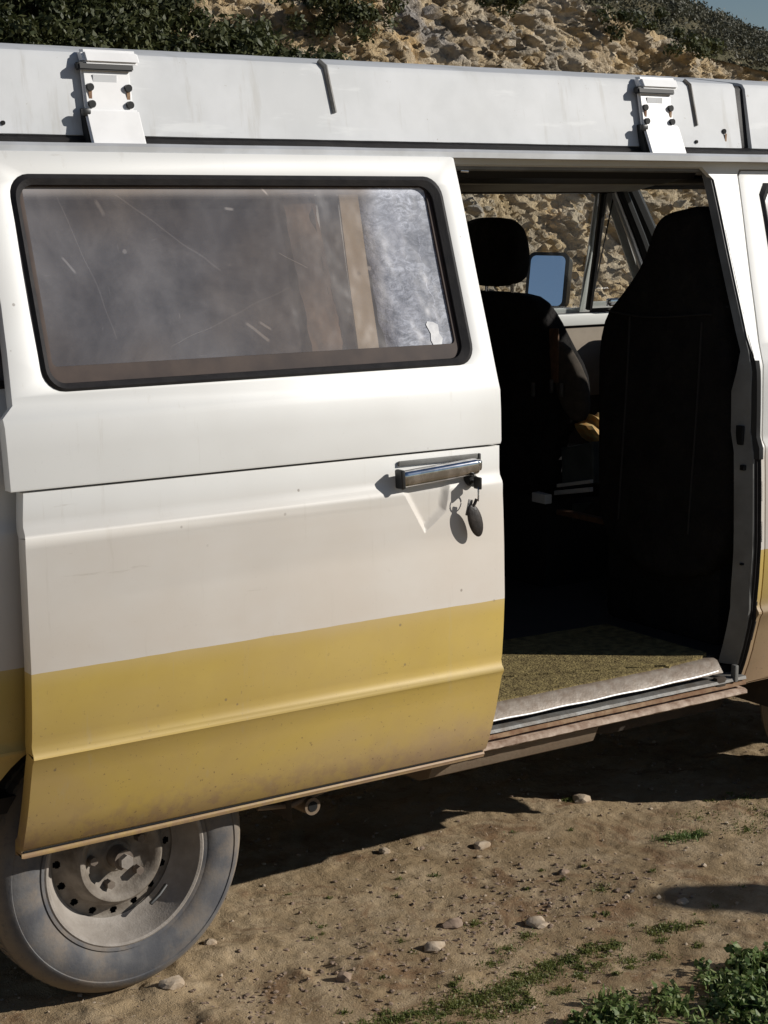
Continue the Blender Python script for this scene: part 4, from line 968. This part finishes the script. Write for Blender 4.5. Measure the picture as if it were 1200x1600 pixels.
t1 = [(1.79, .165, .05, 1), (1.84, .15, .045, .8), (1.75, .18, .03, .6)]
blades('grass_tuft', 'single grey green grass tuft on bare dirt below the front of the sill', 'grass tuft', t1, 110, .022, .0035, M['weed'], 1.2, kind=None) if False else blades('grass_tuft', 'low grey green tuft alone on the dirt in front of the van shadow', 'grass tuft', t1, 150, .020, .0035, M['weed'], 1.2)
# dry twigs and straw litter
P = []
for _ in range(900):
    x = random.uniform(-.3, 2.4); y = random.uniform(-.9, .6); a = random.random() * 6.283; L = random.uniform(.004, .018); w = .0009; z = gh(x, y) + .002
    d = np.array([math.cos(a), math.sin(a), random.uniform(-.2, .3)]) * L; s_ = np.array([-math.sin(a), math.cos(a), 0]) * w; p = np.array([x, y, z])
    P.append([p - s_, p + s_, p + d + s_ + np.array([0, 0, .0006]), p + d - s_])
tag(link('straw_litter', tri_soup(np.array(P)), M['stone'], None, None), 'tiny bits of straw and twig strewn over the dirt', 'litter', None, 'stuff')

# ------------------------------------------------------------------ bystander outside the frame on the right; the head's shadow falls into view
PX, PYY = 4.41, -2.45
PB = empty('person', (PX, PYY, 0)); tag(PB, 'person in a navy jacket standing to the right, outside the picture, casting the head shadow', 'person')
J = {'pelvis': ((0, 0, .95), .13), 'waist': ((0, 0, 1.08), .12), 'chest': ((0, 0, 1.30), .145), 'neckb': ((0, 0, 1.45), .075), 'neck': ((0, 0, 1.51), .052),
     'hl': ((.09, 0, .88), .095), 'kl': ((.10, -.01, .50), .062), 'al': ((.10, .02, .09), .045), 'fl': ((.11, -.13, .04), .04),
     'hr': ((-.09, 0, .88), .095), 'kr': ((-.10, -.01, .50), .062), 'ar': ((-.10, .02, .09), .045), 'fr': ((-.11, -.13, .04), .04),
     'sl': ((.18, 0, 1.41), .062), 'el': ((.24, .02, 1.13), .045), 'wl': ((.25, -.05, .88), .032), 'sr': ((-.18, 0, 1.41), .062), 'er': ((-.24, .02, 1.13), .045), 'wr': ((-.25, -.05, .88), .032)}
names = list(J); E_ = [('pelvis', 'waist'), ('waist', 'chest'), ('chest', 'neckb'), ('neckb', 'neck'), ('pelvis', 'hl'), ('hl', 'kl'), ('kl', 'al'), ('al', 'fl'), ('pelvis', 'hr'), ('hr', 'kr'), ('kr', 'ar'), ('ar', 'fr'), ('chest', 'sl'), ('sl', 'el'), ('el', 'wl'), ('chest', 'sr'), ('sr', 'er'), ('er', 'wr')]
me = bpy.data.meshes.new('body'); me.from_pydata([tuple(Vector(J[k][0]) + Vector((PX, PYY, 0))) for k in names], [(names.index(a), names.index(b)) for a, b in E_], [])
bo = link('body', me, M['coat'], PB, smooth=None)
bo.modifiers.new('s', 'SKIN'); 
for i, k in enumerate(names): bo.data.skin_vertices[0].data[i].radius = (J[k][1], J[k][1])
bo.data.skin_vertices[0].data[0].use_root = True
bo.modifiers.new('u', 'SUBSURF').levels = 1; bake(bo, 60)
if not bo.data.materials: bo.data.materials.append(M['coat'])
bm = bmesh.new(); bmesh.ops.create_uvsphere(bm, u_segments=24, v_segments=16, radius=1)
for v in bm.verts:
    v.co = Vector((v.co.x * .078, v.co.y * .10, v.co.z * .125)); 
    if v.co.y < -.08: v.co.y -= .02 * math.exp(-((v.co.z + .0) / .03) ** 2)
    v.co += Vector((PX, PYY, 1.63))
link('head', mbm(bm), M['skin'], PB)
bm = bmesh.new(); bmesh.ops.create_uvsphere(bm, u_segments=24, v_segments=16, radius=1)
for v in bm.verts: v.co = Vector((v.co.x * .088, v.co.y * .105 + .015, v.co.z * .115)) + Vector((PX, PYY, 1.665))
link('hair', mbm(bm), M['leather'], PB)
bm = bmesh.new()
bmesh.ops.create_cone(bm, cap_ends=True, segments=32, radius1=.120, radius2=.115, depth=.012, matrix=Matrix.Translation((PX, PYY, 1.715)))
bmesh.ops.create_cone(bm, cap_ends=True, segments=32, radius1=.098, radius2=.080, depth=.10, matrix=Matrix.Translation((PX, PYY, 1.77)))
link('shadow_hat', mbm(bm), M['leather'], PB)  # unseen hat, added to widen the cast head shadow
for sx in (-1, 1):
    hx = PX + sx * .25
    for k in range(5):
        r0 = Vector((hx, PYY - .05 + (k - 2) * .014, .855)); L = (.05, .075, .085, .078, .06)[k]
        tube('finger', [r0, r0 + Vector((0, -.004, -L * .5)), r0 + Vector((0, -.014, -L))], .008, M['skin'], PB)
